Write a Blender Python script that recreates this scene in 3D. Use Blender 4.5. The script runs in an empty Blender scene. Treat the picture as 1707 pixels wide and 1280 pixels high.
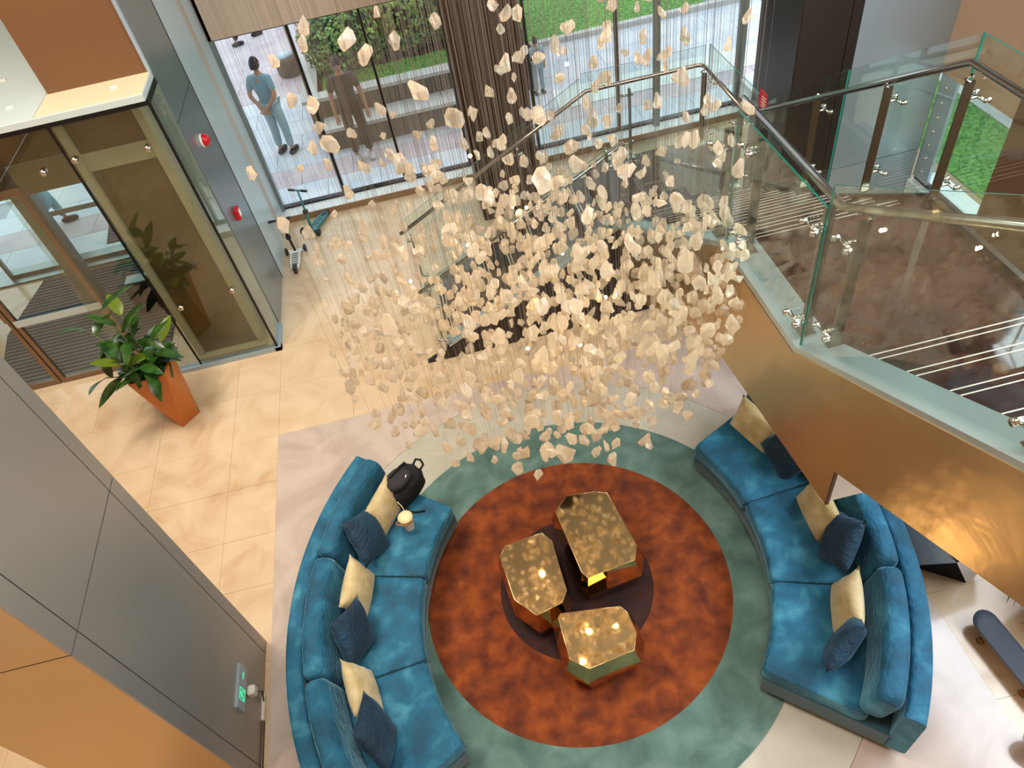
import bpy, bmesh, math, random
from mathutils import Vector, Matrix, Euler
R_ = random.Random(7)
pi = math.pi
scene = bpy.context.scene
col = scene.collection

# ------------------------------------------------------------------ camera
F_PX, PITCH, ROLL, YAW, CAM_H = 1212.98, 0.814874, 0.205235, -0.04738961, 6.2
cp, sp, cy, sy = math.cos(PITCH), math.sin(PITCH), math.cos(YAW), math.sin(YAW)
r0 = Vector((cy, sy, 0)); fw = Vector((-sy*cp, cy*cp, -sp)); d0 = fw.cross(r0)
cr, sr = math.cos(ROLL), math.sin(ROLL)
rx = cr*r0 + sr*d0; dx = -sr*r0 + cr*d0
cam_d = bpy.data.cameras.new('camera'); cam = bpy.data.objects.new('camera', cam_d); col.objects.link(cam)
cam.matrix_world = Matrix(((rx.x, -dx.x, -fw.x, 0), (rx.y, -dx.y, -fw.y, 0), (rx.z, -dx.z, -fw.z, CAM_H), (0, 0, 0, 1)))
cam_d.sensor_width = 36; cam_d.lens = 36*F_PX/1707; cam_d.clip_start = .05; cam_d.clip_end = 200
scene.camera = cam

# ------------------------------------------------------------------ world, lights, exposure
w = bpy.data.worlds.new('world'); scene.world = w; w.use_nodes = True
bg = w.node_tree.nodes['Background']; bg.inputs[0].default_value = (.84, .93, 1, 1); bg.inputs[1].default_value = 2.1
scene.view_settings.view_transform = 'Standard'; scene.view_settings.look = 'None'
scene.view_settings.gamma = 1; scene.view_settings.use_curve_mapping = False
scene.view_settings.exposure = 0.0

def area(name, loc, rot, sx, sy_, e, c):
    l = bpy.data.lights.new(name, 'AREA'); l.shape = 'RECTANGLE'; l.size = sx; l.size_y = sy_; l.energy = e; l.color = c
    o = bpy.data.objects.new(name, l); col.objects.link(o); o.location = loc; o.rotation_euler = rot; return o
def spot(name, loc, target, e, c, size, rad=.06, blend=.6):
    l = bpy.data.lights.new(name, 'SPOT'); l.energy = e; l.color = c; l.spot_size = size; l.spot_blend = blend; l.shadow_soft_size = rad
    o = bpy.data.objects.new(name, l); col.objects.link(o); o.location = loc
    o.rotation_euler = (Vector(target)-Vector(loc)).to_track_quat('-Z', 'Y').to_euler(); return o
WARM = (1, .82, .60)
area('ceiling_panel_light', (-3.7, 5.0, 8.9), (0, 0, 0), 3.0, 2.2, 560, (1, .93, .84))
area('ceiling_panel_light', (.6, 1.2, 8.9), (0, 0, 0), 2.6, 1.6, 330, (1, .93, .86))
area('daylight_fill_right', (6.4, 1.5, 5.2), (0, math.radians(68), 0), 3.5, 7, 900, (.82, .91, 1))  # added cool lamp standing in for daylight through an unseen right wall opening
spot('ceiling_spot', (-4.2, 4.9, 8.7), (-3.7, 5.2, 0), 400, WARM, .95)
spot('ceiling_spot', (-3.0, 1.6, 8.7), (-3.1, 3.8, 0), 260, WARM, .8)
spot('ceiling_spot', (-1.0, 6.4, 8.7), (-1.2, 6.3, 0), 200, WARM, .8)
spot('ceiling_spot', (.6, 3.4, 8.7), (.35, 3.3, 0), 330, (1, .86, .66), .55)
spot('ceiling_spot', (3.6, 8.9, 8.7), (4.6, 8.6, 0), 120, (1, .85, .7), .8)

# ------------------------------------------------------------------ materials
def hx(h):
    v = [int(h[i:i+2], 16)/255 for i in (0, 2, 4)]
    return tuple(x/12.92 if x <= .04045 else ((x+.055)/1.055)**2.4 for x in v)+(1,)
M = {}
def mat(name, c, rough=.5, metal=0, **k):
    m = bpy.data.materials.new(name); m.use_nodes = True; b = m.node_tree.nodes['Principled BSDF']
    c = hx(c) if isinstance(c, str) else tuple(c)+((1,) if len(c) == 3 else ())
    b.inputs['Base Color'].default_value = c; b.inputs['Roughness'].default_value = rough; b.inputs['Metallic'].default_value = metal
    for a, v in k.items(): b.inputs[a.replace('_', ' ')].default_value = v
    M[name] = m; return m
def nn(m, t, **k):
    n = m.node_tree.nodes.new(t)
    for a, v in k.items():
        if a in n.inputs: n.inputs[a].default_value = v
        else: setattr(n, a, v)
    return n
def noisecol(m, c1, c2, scale=3, detail=6, lo=.35, hi=.65, dist=0, c3=None, vec=None, sc3=(1, 1, 1)):
    """mottle the base colour with object-space noise"""
    t = m.node_tree; b = t.nodes['Principled BSDF']
    tc = nn(m, 'ShaderNodeTexCoord'); mp = nn(m, 'ShaderNodeMapping'); mp.inputs['Scale'].default_value = sc3
    geo = nn(m, 'ShaderNodeNewGeometry')
    t.links.new(geo.outputs['Position'], mp.inputs[0])
    n = nn(m, 'ShaderNodeTexNoise', Scale=scale, Detail=detail, Distortion=dist)
    t.links.new(mp.outputs[0], n.inputs['Vector'])
    r = nn(m, 'ShaderNodeValToRGB'); r.color_ramp.elements[0].position = lo; r.color_ramp.elements[1].position = hi
    r.color_ramp.elements[0].color = hx(c1); r.color_ramp.elements[1].color = hx(c2)
    if c3: e = r.color_ramp.elements.new((lo+hi)/2); e.color = hx(c3)
    t.links.new(n.outputs[0], r.inputs[0]); t.links.new(r.outputs[0], b.inputs['Base Color'])
    return mp
def bump(m, kind='noise', scale=40, strength=.3, dist=.01, sc3=(1, 1, 1), obj=False):
    t = m.node_tree; b = t.nodes['Principled BSDF']
    mp = nn(m, 'ShaderNodeMapping'); mp.inputs['Scale'].default_value = sc3
    if obj: tc = nn(m, 'ShaderNodeTexCoord'); t.links.new(tc.outputs['Object'], mp.inputs[0])
    else: geo = nn(m, 'ShaderNodeNewGeometry'); t.links.new(geo.outputs['Position'], mp.inputs[0])
    n = nn(m, 'ShaderNodeTexNoise', Scale=scale, Detail=4)
    t.links.new(mp.outputs[0], n.inputs['Vector'])
    bp = nn(m, 'ShaderNodeBump', Strength=strength, Distance=dist)
    t.links.new(n.outputs[0], bp.inputs['Height']); t.links.new(bp.outputs[0], b.inputs['Normal'])

m = mat('marble_beige', 'd8b88f', .15); noisecol(m, 'd6bf9f', 'bf9f7b', 1.6, 9, .3, .75, 1.6, 'ccb392')
m = mat('marble_pink', 'cbb5a4', .14); noisecol(m, 'c6b7ac', 'a39184', 1.3, 9, .35, .8, 1.4)
m = mat('marble_pale_green', 'b3b9a8', .16); noisecol(m, 'c0bcae', 'aaa797', 2, 6, .3, .7, 1)
m = mat('grout', 'a08a6c', .7)
m = mat('rug_teal', '3f6a60', .95, Sheen_Weight=.35, Sheen_Roughness=.5); noisecol(m, '3e5a52', '66847c', 3.6, 10, .3, .7, .4, '517068')
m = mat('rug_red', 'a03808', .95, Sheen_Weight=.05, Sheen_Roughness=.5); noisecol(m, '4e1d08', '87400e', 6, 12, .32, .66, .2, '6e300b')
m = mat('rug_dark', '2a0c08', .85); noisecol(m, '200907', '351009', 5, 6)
for n, a, b_, c3 in (('velvet_blue', '064761', '3c859e', '0d5d7c'), ('velvet_pillow', '06243a', '12405a', '0a3048')):
    m = mat(n, a, .75, Sheen_Weight=.9, Sheen_Roughness=.3, Sheen_Tint=hx('9fd0e0')); noisecol(m, a, b_, 4.2, 12, .36, .72, .3, c3); bump(m, scale=16, strength=.55, dist=.03, sc3=(1, 1, 3))
    if n == 'velvet_pillow': m.node_tree.nodes['Principled BSDF'].inputs['Sheen Weight'].default_value = .25
m = mat('velvet_side', '2c4f58', .8, Sheen_Weight=.3, Sheen_Roughness=.4)
m = mat('pillow_beige', 'b9a77c', .6, Sheen_Weight=.3); noisecol(m, 'a8955f', 'cbb98e', 6, 5); bump(m, scale=18, strength=.5, dist=.015, sc3=(1, 1, 2.5))
mat('sofa_base', '15100e', .5)
m = mat('gold_mirror', 'cdb182', .05, 1)
m = mat('gold_edge', 'e8c890', .2, 1)
m = mat('bronze', 'cdae80', .3, .85); bump(m, scale=2.2, strength=.12, dist=.1)
mat('bronze_edge', '5a4228', .35, 1)
m = mat('steel', 'a6b8c4', .3, .5); bump(m, scale=1.6, strength=.06, dist=.1)
m = mat('steel_dark', '8c979a', .3, .7); bump(m, scale=1.5, strength=.06, dist=.1)
m = mat('steel_warm', 'a09a92', .33, .6); bump(m, scale=1.4, strength=.08, dist=.1)
mat('steel_cap', 'c2cdca', .3, .75)
mat('chrome', 'c9c4ba', .12, 1)
mat('post_bronze', '7a7262', .3, 1)
mat('handrail_steel', 'a8a299', .2, 1)
mat('joint', '241d18', .6)
m = mat('stair_brown', '4a2e27', .06); noisecol(m, '2c1a16', '452b24', 3, 6)
m = mat('stair_side', '1e1411', .25)
mat('nosing', 'd8c8b8', .35, .3)
mat('white_paint', 'd8d6d0', .6)
mat('white_panel', 'b9c4c0', .45)
mat('light_panel', 'b6c6c8', .35, .2)
mat('beige_trim', 'b0a290', .6)
mat('beige_wall', 'b09a80', .6)
mat('warm_wall', 'c49a6c', .7); mat('tan_wall', 'b5977c', .7)
mat('taupe_wall', 'b3a08a', .7)
mat('brown_panel', '6e4a2e', .45)
mat('ceiling_white', 'cfc8bc', .8)
m = mat('column_brown', '3d2d24', .32, .6)
m = mat('column_rib', '5a4435', .35, .6)
mat('column_dark', '3a3430', .3, .5)
mat('black_frame', '0c0d0e', .35, .3)
mat('tube_grey', '7a8884', .35, .6)
mat('frame_bronze', '8a7360', .3, .8)
mat('frame_grey', '7f8b8b', .3, .7)
mat('olive_gloss', '5c4d30', .12, .2)
mat('yellow_trim', 'a39c80', .5); mat('cream_trim', 'd2c3a0', .5)
mat('wood_sill', '8a6845', .5)
mat('sill_white', 'd5dcdc', .35)
mat('mat_dark', '1c222c', .9); mat('mat_rib', '56616f', .8)
mat('planter_orange', 'b8661f', .4); mat('soil', '1c140d', .95)
mat('planter_black', '0c0d0f', .9, Specular_IOR_Level=.1); mat('planter_white', 'c8cfd2', .45)
m = mat('leaf', '1c3b14', .28); noisecol(m, '14300f', '335a1c', 9, 3)
m = mat('leaf_light', '5d6f16', .3)
mat('leaf_palm', '0e2217', .5); mat('stem', '55602a', .6)
m = mat('paving', 'c3cbd6', .6); noisecol(m, 'b9c4d2', 'd2d6dc', 1.5, 6)
m = mat('paving_pink', 'bfb4ba', .6); noisecol(m, 'b8aab4', 'cabfc4', 2, 6)
mat('paving_joint', '9aa2aa', .8)
m = mat('grass', '4c8a32', .9); noisecol(m, '2f6a1c', '6fa84c', 14, 6)
m = mat('grass_blade', '6fae50', .7)
m = mat('hedge_leaf', '3f6d28', .6); noisecol(m, '35622a', '98ba5c', 4, 3)
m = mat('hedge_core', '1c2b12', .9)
mat('bark', '4a3a30', .9)
mat('stone_dark', '4a4844', .7); mat('stone_coping', 'b9bbb8', .6)
mat('red_gloss', 'c0101c', .25); mat('sign_red', 'c01722', .4); mat('sign_white', 'f0efec', .5)
mat('black_cloth', '0b0b10', .85); mat('black_plastic', '101214', .4); mat('grey_cloth', '24222a', .8)
mat('skin', 'a97a5e', .55); mat('hair', '14100f', .6)
mat('shirt_blue', '6d93a3', .8); mat('trouser_blue', '8ea9b3', .8); mat('shirt_pale', '9db2c4', .8); mat('coat_blue', '5fa6bd', .8)
mat('dark_shirt', '2d2c33', .8); mat('dark_trouser', '17151a', .85); mat('shoe_dark', '141820', .5); mat('shoe_light', 'b9b9bd', .5)
mat('cup_white', 'e4ddcf', .35); mat('cup_lid', 'f2d9a8', .4); mat('cup_sleeve', 'a26a35', .6)
mat('white_plastic', 'e0e0d8', .4); mat('teal_paint', '157a80', .35); mat('grip_tape', '3d4a58', .6); mat('deck_wood', 'a1713f', .5)
mat('board_pale', 'a9c6d6', .4); mat('wheel', '1a1512', .5); mat('wheel_orange', '8a5a20', .5)
mat('car_paint', '5e6d78', .3, .5); mat('tyre', '0d0d0e', .8); mat('rim', 'b5bcc2', .3, .8)
mat('wire', '7d746a', .4, .4)
m = mat('bulb', 'fff0c8', .5); b = m.node_tree.nodes['Principled BSDF']; b.inputs['Emission Color'].default_value = (1, .78, .4, 1); b.inputs['Emission Strength'].default_value = 30
m = mat('sign_green', '20d890', .5); b = m.node_tree.nodes['Principled BSDF']; b.inputs['Emission Color'].default_value = (.1, 1, .5, 1); b.inputs['Emission Strength'].default_value = .6
# crystal: cast glass, partly cloudy
m = bpy.data.materials.new('crystal'); m.use_nodes = True; t = m.node_tree; t.nodes.clear(); M['crystal'] = m
out = t.nodes.new('ShaderNodeOutputMaterial')
gl = nn(m, 'ShaderNodeBsdfGlass', Color=(1, .98, .94, 1), Roughness=.02, IOR=1.4)
tr = nn(m, 'ShaderNodeBsdfTranslucent', Color=(1, .82, .58, 1)); df = nn(m, 'ShaderNodeBsdfDiffuse', Color=(1, .87, .70, 1))
m1 = nn(m, 'ShaderNodeMixShader', Fac=.5); m2 = nn(m, 'ShaderNodeMixShader', Fac=.30)
ge_ = nn(m, 'ShaderNodeNewGeometry'); no_ = nn(m, 'ShaderNodeTexNoise', Scale=55.0, Detail=3); bm_ = nn(m, 'ShaderNodeBump', Strength=.45, Distance=.01)
t.links.new(ge_.outputs['Position'], no_.inputs['Vector']); t.links.new(no_.outputs[0], bm_.inputs['Height'])
for n_ in (gl, df): t.links.new(bm_.outputs[0], n_.inputs['Normal'])
t.links.new(tr.outputs[0], m1.inputs[1]); t.links.new(df.outputs[0], m1.inputs[2])
t.links.new(gl.outputs[0], m2.inputs[1]); t.links.new(m1.outputs[0], m2.inputs[2])
t.links.new(m2.outputs[0], out.inputs[0])
# thin architectural glass
def glassmat(name, tint, refl=1.0):
    m = bpy.data.materials.new(name); m.use_nodes = True; t = m.node_tree; t.nodes.clear(); M[name] = m
    out = t.nodes.new('ShaderNodeOutputMaterial'); tr = nn(m, 'ShaderNodeBsdfTransparent', Color=tint+(1,))
    gl = nn(m, 'ShaderNodeBsdfGlossy', Roughness=.0, Color=(refl, refl, refl, 1)); lw = nn(m, 'ShaderNodeLayerWeight', Blend=.5); pw = nn(m, 'ShaderNodeMath', operation='POWER'); pw.inputs[1].default_value = 5
    t.links.new(lw.outputs['Facing'], pw.inputs[0]); fr = nn(m, 'ShaderNodeMath', operation='MULTIPLY_ADD'); fr.inputs[1].default_value = .94; fr.inputs[2].default_value = .06
    t.links.new(pw.outputs[0], fr.inputs[0])
    mx = nn(m, 'ShaderNodeMixShader')
    t.links.new(fr.outputs[0], mx.inputs[0]); t.links.new(tr.outputs[0], mx.inputs[1]); t.links.new(gl.outputs[0], mx.inputs[2]); t.links.new(mx.outputs[0], out.inputs[0])
glassmat('glass', (.93, .985, .965)); glassmat('glass_clear', (.97, .99, .985)); glassmat('glass_tinted', (.86, .89, .85))
mat('glass_rim', '1c6352', .15, 0)

# ------------------------------------------------------------------ mesh helpers
class MB:
    def __init__(s): s.v = []; s.f = []; s.m = []; s.sm = []
    def add(s, vs, fs, mi=0, smooth=False):
        o = len(s.v); s.v += [tuple(v) for v in vs]
        for f in fs: s.f.append(tuple(i+o for i in f)); s.m.append(mi); s.sm.append(smooth)
        return s
    def box(s, a, b, mi=0, skip=()):
        x0, y0, z0 = [min(p, q) for p, q in zip(a, b)]; x1, y1, z1 = [max(p, q) for p, q in zip(a, b)]
        vs = [(x0, y0, z0), (x1, y0, z0), (x1, y1, z0), (x0, y1, z0), (x0, y0, z1), (x1, y0, z1), (x1, y1, z1), (x0, y1, z1)]
        return s.add(vs, [(0, 3, 2, 1), (4, 5, 6, 7), (0, 1, 5, 4), (1, 2, 6, 5), (2, 3, 7, 6), (3, 0, 4, 7)], mi)
    def prism(s, pts, off, mi=0):
        """polygon extruded by vector off"""
        n = len(pts); off = Vector(off); a = [Vector(p) for p in pts]
        vs = a+[p+off for p in a]
        fs = [tuple(range(n))[::-1], tuple(range(n, 2*n))]+[(i, (i+1) % n, n+(i+1) % n, n+i) for i in range(n)]
        return s.add(vs, fs, mi)
    def tube(s, pts, r, n=8, mi=0, caps=True):
        pts = [Vector(p) for p in pts]; rings = []
        for i, p in enumerate(pts):
            if i == 0: t = pts[1]-p
            elif i == len(pts)-1: t = p-pts[-2]
            else: t = (p-pts[i-1]).normalized()+(pts[i+1]-p).normalized()
            t.normalize(); up = Vector((0, 0, 1)) if abs(t.z) < .9 else Vector((1, 0, 0))
            u = t.cross(up).normalized(); v = t.cross(u)
            k = 1
            if 0 < i < len(pts)-1:
                c = (pts[i+1]-p).normalized().dot(t); k = min(1/max(c, .3), 2)
            rr = r[i] if isinstance(r, (list, tuple)) else r
            rings.append([p+(u*math.cos(2*pi*j/n)+v*math.sin(2*pi*j/n))*rr for j in range(n)])
        vs = [q for rg in rings for q in rg]; fs = []
        for i in range(len(pts)-1):
            for j in range(n): fs.append((i*n+j, i*n+(j+1) % n, (i+1)*n+(j+1) % n, (i+1)*n+j))
        if caps: fs += [tuple(range(n))[::-1], tuple((len(pts)-1)*n+j for j in range(n))]
        return s.add(vs, fs, mi, n > 4)
    def bar(s, a, b, wd, ht, mi=0, up=(0, 0, 1)):
        a, b = Vector(a), Vector(b); t = (b-a).normalized(); up = Vector(up)
        if abs(t.dot(up)) > .95: up = Vector((0, 1, 0))
        u = t.cross(up).normalized()*wd/2; v = u.cross(t).normalized()*ht/2
        vs = [a-u-v, a+u-v, a+u+v, a-u+v, b-u-v, b+u-v, b+u+v, b-u+v]
        return s.add(vs, [(0, 1, 2, 3), (4, 7, 6, 5), (0, 4, 5, 1), (1, 5, 6, 2), (2, 6, 7, 3), (3, 7, 4, 0)], mi)
    def lathe(s, prof, c=(0, 0, 0), n=20, mi=0, smooth=True):
        vs = []; fs = []; k = len(prof)
        for r, z in prof:
            for j in range(n): vs.append((c[0]+r*math.cos(2*pi*j/n), c[1]+r*math.sin(2*pi*j/n), c[2]+z))
        for i in range(k-1):
            for j in range(n): fs.append((i*n+j, i*n+(j+1) % n, (i+1)*n+(j+1) % n, (i+1)*n+j))
        s.add(vs, fs, mi, smooth); s.add(vs[:n], [tuple(range(n))[::-1]], mi); s.add(vs[-n:], [tuple(range(n))], mi); return s
    def ring(s, c, ra, rb, z0, z1, n=96, mi=0):
        """flat annulus with thickness"""
        vs = []
        for j in range(n):
            a = 2*pi*j/n; C, S = math.cos(a), math.sin(a)
            vs += [(c[0]+ra*C, c[1]+ra*S, z0), (c[0]+rb*C, c[1]+rb*S, z0), (c[0]+rb*C, c[1]+rb*S, z1), (c[0]+ra*C, c[1]+ra*S, z1)]
        fs = []
        for j in range(n):
            a = 4*j; b = 4*((j+1) % n)
            fs += [(a+3, a+2, b+2, b+3), (a+1, b+1, b+2, a+2), (a, a+3, b+3, b), (a, b, b+1, a+1)]
        return s.add(vs, fs, mi)
    def sphere(s, c, r, n=8, mi=0):
        pr = [(max(.001, math.sin(pi*i/n))*(r if not isinstance(r, tuple) else r[0]), -math.cos(pi*i/n)*(r if not isinstance(r, tuple) else r[1])) for i in range(n+1)]
        return s.lathe(pr, c, n+2, mi)
    def mesh(s, name, mats):
        me = bpy.data.meshes.new(name); me.from_pydata(s.v, [], s.f)
        for a in (mats if isinstance(mats, (list, tuple)) else [mats]): me.materials.append(M[a])
        me.polygons.foreach_set('material_index', s.m); me.polygons.foreach_set('use_smooth', s.sm); me.update(); return me
    def build(s, name, mats, parent=None, label=None, bevel=0, **k):
        bm_fix(s)
        o = bpy.data.objects.new(name, s.mesh(name, mats)); col.objects.link(o)
        if parent: o.parent = parent; o.matrix_parent_inverse = Matrix.Translation(-Vector(parent.location)) if parent.type == 'EMPTY' and not parent.parent and parent.rotation_euler.z == 0 else Matrix()
        if bevel:
            b = o.modifiers.new('bevel', 'BEVEL'); b.width = bevel; b.segments = 2; b.limit_method = 'ANGLE'
        if label: o['label'] = label
        for a, v in k.items(): o[a] = v
        return o
def bm_fix(s): pass
def tag(o, label, cat, group=None, kind=None):
    o['label'] = label; o['category'] = cat
    if group: o['group'] = group
    if kind: o['kind'] = kind
    return o
def empty(name, loc, label, cat, group=None, rz=0):
    o = bpy.data.objects.new(name, None); col.objects.link(o); o.location = loc; o.rotation_euler.z = rz; o.empty_display_size = .1
    return tag(o, label, cat, group)
def S(o): o['kind'] = 'structure'; return o
def SBOX(name, a, b, mt, parent=None): return S(MB().box(a, b).build(name, mt, parent))
def copy_tree(o, parent=None):
    c = o.copy(); col.objects.link(c); c.parent = parent
    for ch in list(o.children): copy_tree(ch, c)
    return c
def bake(o):
    """apply modifiers of o"""
    dg = bpy.context.evaluated_depsgraph_get(); me = bpy.data.meshes.new_from_object(o.evaluated_get(dg)); o.modifiers.clear(); o.data = me

# ================================================================== SETTING
YF, XL = 10.7, -2.53
# ---- floor slabs
floor = SBOX('floor', (-8.2, -1.6, -.2), (7.6, YF, -.012), 'grout')
SQ = (-2.51, 3.21, .39, 5.93)   # marble square around the rug
xs = [-7.55+.9*i for i in range(6)]+[-2.51-.0]
xs = [-8.0, -7.56, -6.66, -5.76, -4.86, -3.96, -3.06, -2.51, -1.61, -.66, .35, 1.3, 2.26, 3.21, 4.1, 5.0, 5.9]
ys = [-1.3, -.5, .39, 1.4, 2.3, 3.2, 4.0, 4.6, 5.27, 5.93, 6.72, 7.42, 8.3, 9.2, 10.0, 10.6]
tm = {}
for i in range(len(xs)-1):
    for j in range(len(ys)-1):
        xa, xb, ya, yb = xs[i], xs[i+1], ys[j], ys[j+1]
        if xa >= SQ[0]-.01 and xb <= SQ[1]+.01 and ya >= SQ[2]-.01 and yb <= SQ[3]+.01: continue
        k = (round(xb-xa, 3), round(yb-ya, 3))
        if k not in tm: tm[k] = MB().box((.0012, .0012, -.012), (k[0]-.0012, k[1]-.0012, 0)).mesh('floor_slab', 'marble_beige')
        o = bpy.data.objects.new('floor_slab', tm[k]); col.objects.link(o); o.location = (xa, ya, R_.uniform(-.0006, .0006)); o.parent = floor
RC = (.349, 3.165)
# square inlay: four corner plates round the circle, built as 4 pieces with a round cut-out
def corner_piece(qx, qy):
    pts = []; n = 20
    X = SQ[1] if qx > 0 else SQ[0]; Y = SQ[3] if qy > 0 else SQ[2]
    a0 = 0 if qx > 0 and qy > 0 else pi/2 if qy > 0 else pi if qx < 0 else 1.5*pi
    arc = [(RC[0]+2.52*math.cos(a0+pi/2*i/n), RC[1]+2.52*math.sin(a0+pi/2*i/n)) for i in range(n+1)]
    s, e = arc[0], arc[-1]
    if a0 in (0, pi): tail = [(e[0], Y), (X, Y), (X, s[1])]
    else: tail = [(X, e[1]), (X, Y), (s[0], Y)]
    poly = [(x, y, -.012) for x, y in arc+tail]
    MB().prism(poly, (0, 0, .0125)).build('inlay_slab', 'marble_pink', floor)
for qx, qy in ((1, 1), (-1, 1), (-1, -1), (1, -1)): corner_piece(qx, qy)
MB().ring(RC, 1.9, 2.515, -.012, .001).build('inlay_ring', 'marble_pale_green', floor)
# ---- rug
rug = empty('round_rug', (RC[0], RC[1], 0), 'large round rug, teal outer ring and burnt orange middle, under the gold tables', 'rug')
MB().ring(RC, 1.38, 1.935, 0, .012, 128).build('rug_border', 'rug_teal', rug, 'mottled teal green ring')
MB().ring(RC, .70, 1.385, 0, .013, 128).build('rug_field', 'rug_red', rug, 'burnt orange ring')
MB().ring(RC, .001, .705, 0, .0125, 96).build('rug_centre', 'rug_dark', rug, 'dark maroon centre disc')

# ---- shell
SBOX('ceiling', (-8.2, -3.6, 9.0), (7.6, 11.2, 9.2), 'ceiling_white')
SBOX('wall_back', (-8.2, -3.8, 0), (7.6, -3.6, 9), 'warm_wall')
SBOX('floor_upper', (-8.2, -3.6, 4.3), (7.6, -.9, 4.5), 'warm_wall')
SBOX('wall_left', (-8.4, -3.6, 0), (-8.2, 11.2, 9), 'warm_wall')
# facade wall above the windows
fw_ = SBOX('wall_front', (XL, YF-.1, 2.78), (.57, YF+.2, 9), 'taupe_wall')
SBOX('wall_front_upper', (.57, YF-.1, 5.2), (5.1, YF+.2, 9), 'taupe_wall')
# steel clad pier with light panel returning to the window
pier = SBOX('wall_pier', (-3.2, 7.92, 0), (-2.55, YF+.2, 9), 'white_panel')
for z0, z1 in ((.0, 2.93), (2.94, 9.0)):
    MB().box((-2.55, 7.92, z0), (XL, 8.99, z1)).build('steel_panel', 'steel_dark', pier)
MB().box((-2.55, 8.99, 0), (-2.525, 9.0, 9)).build('panel_joint', 'joint', pier)
for ya, yb, mt in ((9.0, 9.98, 'light_panel'), (9.98, 10.16, 'beige_trim'), (10.16, 10.64, 'light_panel')):
    MB().box((-2.55, ya, 0), (XL, yb-.006, 9)).build('wall_panel', mt, pier)
MB().box((XL, 10.6, .0), (XL+.05, 10.72, 9)).build('trim_strip', 'frame_grey', pier)
# brown bulkhead above the entrance lobby
bh = SBOX('wall_bulkhead', (-3.575, 7.90, 3.5), (-2.56, 8.6, 9), 'brown_panel')
SBOX('trim_1', (-2.56, 7.88, 3.5), (-2.525, 7.92, 9), 'steel')
cnp = SBOX('ceiling_canopy', (-8.2, 7.36, 3.44), (-2.54, 10.9, 3.5), 'white_panel')
MB().box((-8.2, 7.40, 3.5), (-3.6, 9.5, 3.506)).build('canopy_sheet', 'white_panel', cnp)
MB().box((-3.59, 7.40, 3.5), (-2.55, 7.92, 3.506)).build('canopy_sheet', 'cream_trim', cnp)
MB().box((-8.2, 9.51, 3.5), (-3.6, 10.9, 3.506)).build('canopy_sheet', 'white_panel', cnp)
for x, y in ((-4.25, 8.55), (-3.95, 7.75), (-2.9, 7.66)):
    MB().box((x, y, 3.506), (x+.07, y+.03, 3.522)).build('clip', 'white_plastic', cnp)
SBOX('wall_entrance_side', (-8.2, 10.9, 3.0), (-2.6, 11.1, 9), 'white_panel')
# right side: brown pier, steel pier, beige wall with a low window
PY = 7.3
pr = SBOX('wall_right_pier', (4.09, PY, 0), (5.92, PY+.9, 9), 'joint')
MB().box((4.09, PY-.02, 0), (4.64, PY, 9)).build('pier_panel', 'column_dark', pr)
MB().box((4.07, PY-.02, 0), (4.085, PY+.9, 9)).build('pier_panel', 'column_dark', pr)
MB().box((4.65, PY-.02, 0), (4.76, PY, 9)).build('pier_panel', 'column_dark', pr)
for z0, z1 in ((0, .86), (.87, 9)):
    MB().box((4.77, PY-.02, z0), (5.9, PY, z1)).build('pier_panel', 'steel', pr)
wr = SBOX('wall_right', (5.9, -3.6, 1.85), (6.1, PY, 3.4), 'tan_wall')
SBOX('wall_right_upper', (5.9, 5.2, 3.4), (6.1, PY, 9), 'tan_wall')
SBOX('wall_right_return', (5.9, -3.6, 0), (6.1, 6.0, 1.85), 'warm_wall')
SBOX('wall_right_top', (5.9, -3.6, 7.4), (6.1, 5.2, 9), 'warm_wall')
SBOX('column_side_brown', (5.86, 4.75, 0), (5.9, 6.0, 3.4), 'brown_panel')
SBOX('trim_2', (5.86, 6.0, 0), (6.3, PY-.03, .45), 'sill_white')
SBOX('trim_3', (5.95, 6.0, .45), (6.0, PY-.03, .5), 'black_frame')
wn = S(MB().box((5.99, 6.0, .5), (6.0, PY, 1.85)).build('window_6', 'glass_clear'))
pf = MB(); pf.box((5.93, PY-.3, .5), (5.97, PY-.02, 1.85))
pf.build('perforated_strip', 'steel', wn)
for i in range(7): MB().sphere((5.925, PY-.16, .62+i*.18), .022, 6).build('stud', 'chrome', wn)
# sill box in front of side glazing
SBOX('trim_4', (5.03, PY+.9, 0), (5.4, YF, .55), 'sill_white')
SBOX('trim_5', (5.4, PY+.9, .55), (5.43, YF, .6), 'black_frame')
sw = S(MB().box((5.41, PY+.9, .55), (5.42, YF, 6)).build('window_5', 'glass_clear'))
# ---- facade windows
mul = [-1.5, -.5, .57, 1.72, 3.07]
sill = SBOX('trim_6', (XL, YF-.28, 0), (5.0, YF+.08, .10), 'sill_white')
MB().box((XL, YF-.3, 0), (5.0, YF-.28, .1)).build('sill_front', 'wood_sill', sill)
def window(n, x0, x1, top):
    f = MB(); t = .022
    f.box((x0, YF-.04, .1), (x0+t, YF+.06, top)).box((x1-t, YF-.04, .1), (x1, YF+.06, top)).box((x0+t, YF-.04, .1), (x1-t, YF+.06, .13)).box((x0+t, YF-.04, top-.03), (x1-t, YF+.06, top))
    o = S(f.build('window_%d' % n, 'black_frame'))
    MB().box((x0+t, YF, .13), (x1-t, YF+.012, top-.03)).build('pane', 'glass_clear', o)
window(1, XL, -1.5, 2.78); window(2, -1.5, -.5, 2.78); window(3, -.5, .57, 2.78); window(4, 1.72, 3.07, 5.2)
window(7, .57, 1.72, 5.2); window(8, 3.07, 5.02, 5.2)
MB().tube([(3.66, YF-.1, .1), (3.66, YF-.1, 6)], .06, 12).build('window_post', 'tube_grey'); S(bpy.data.objects['window_post'])
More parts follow.
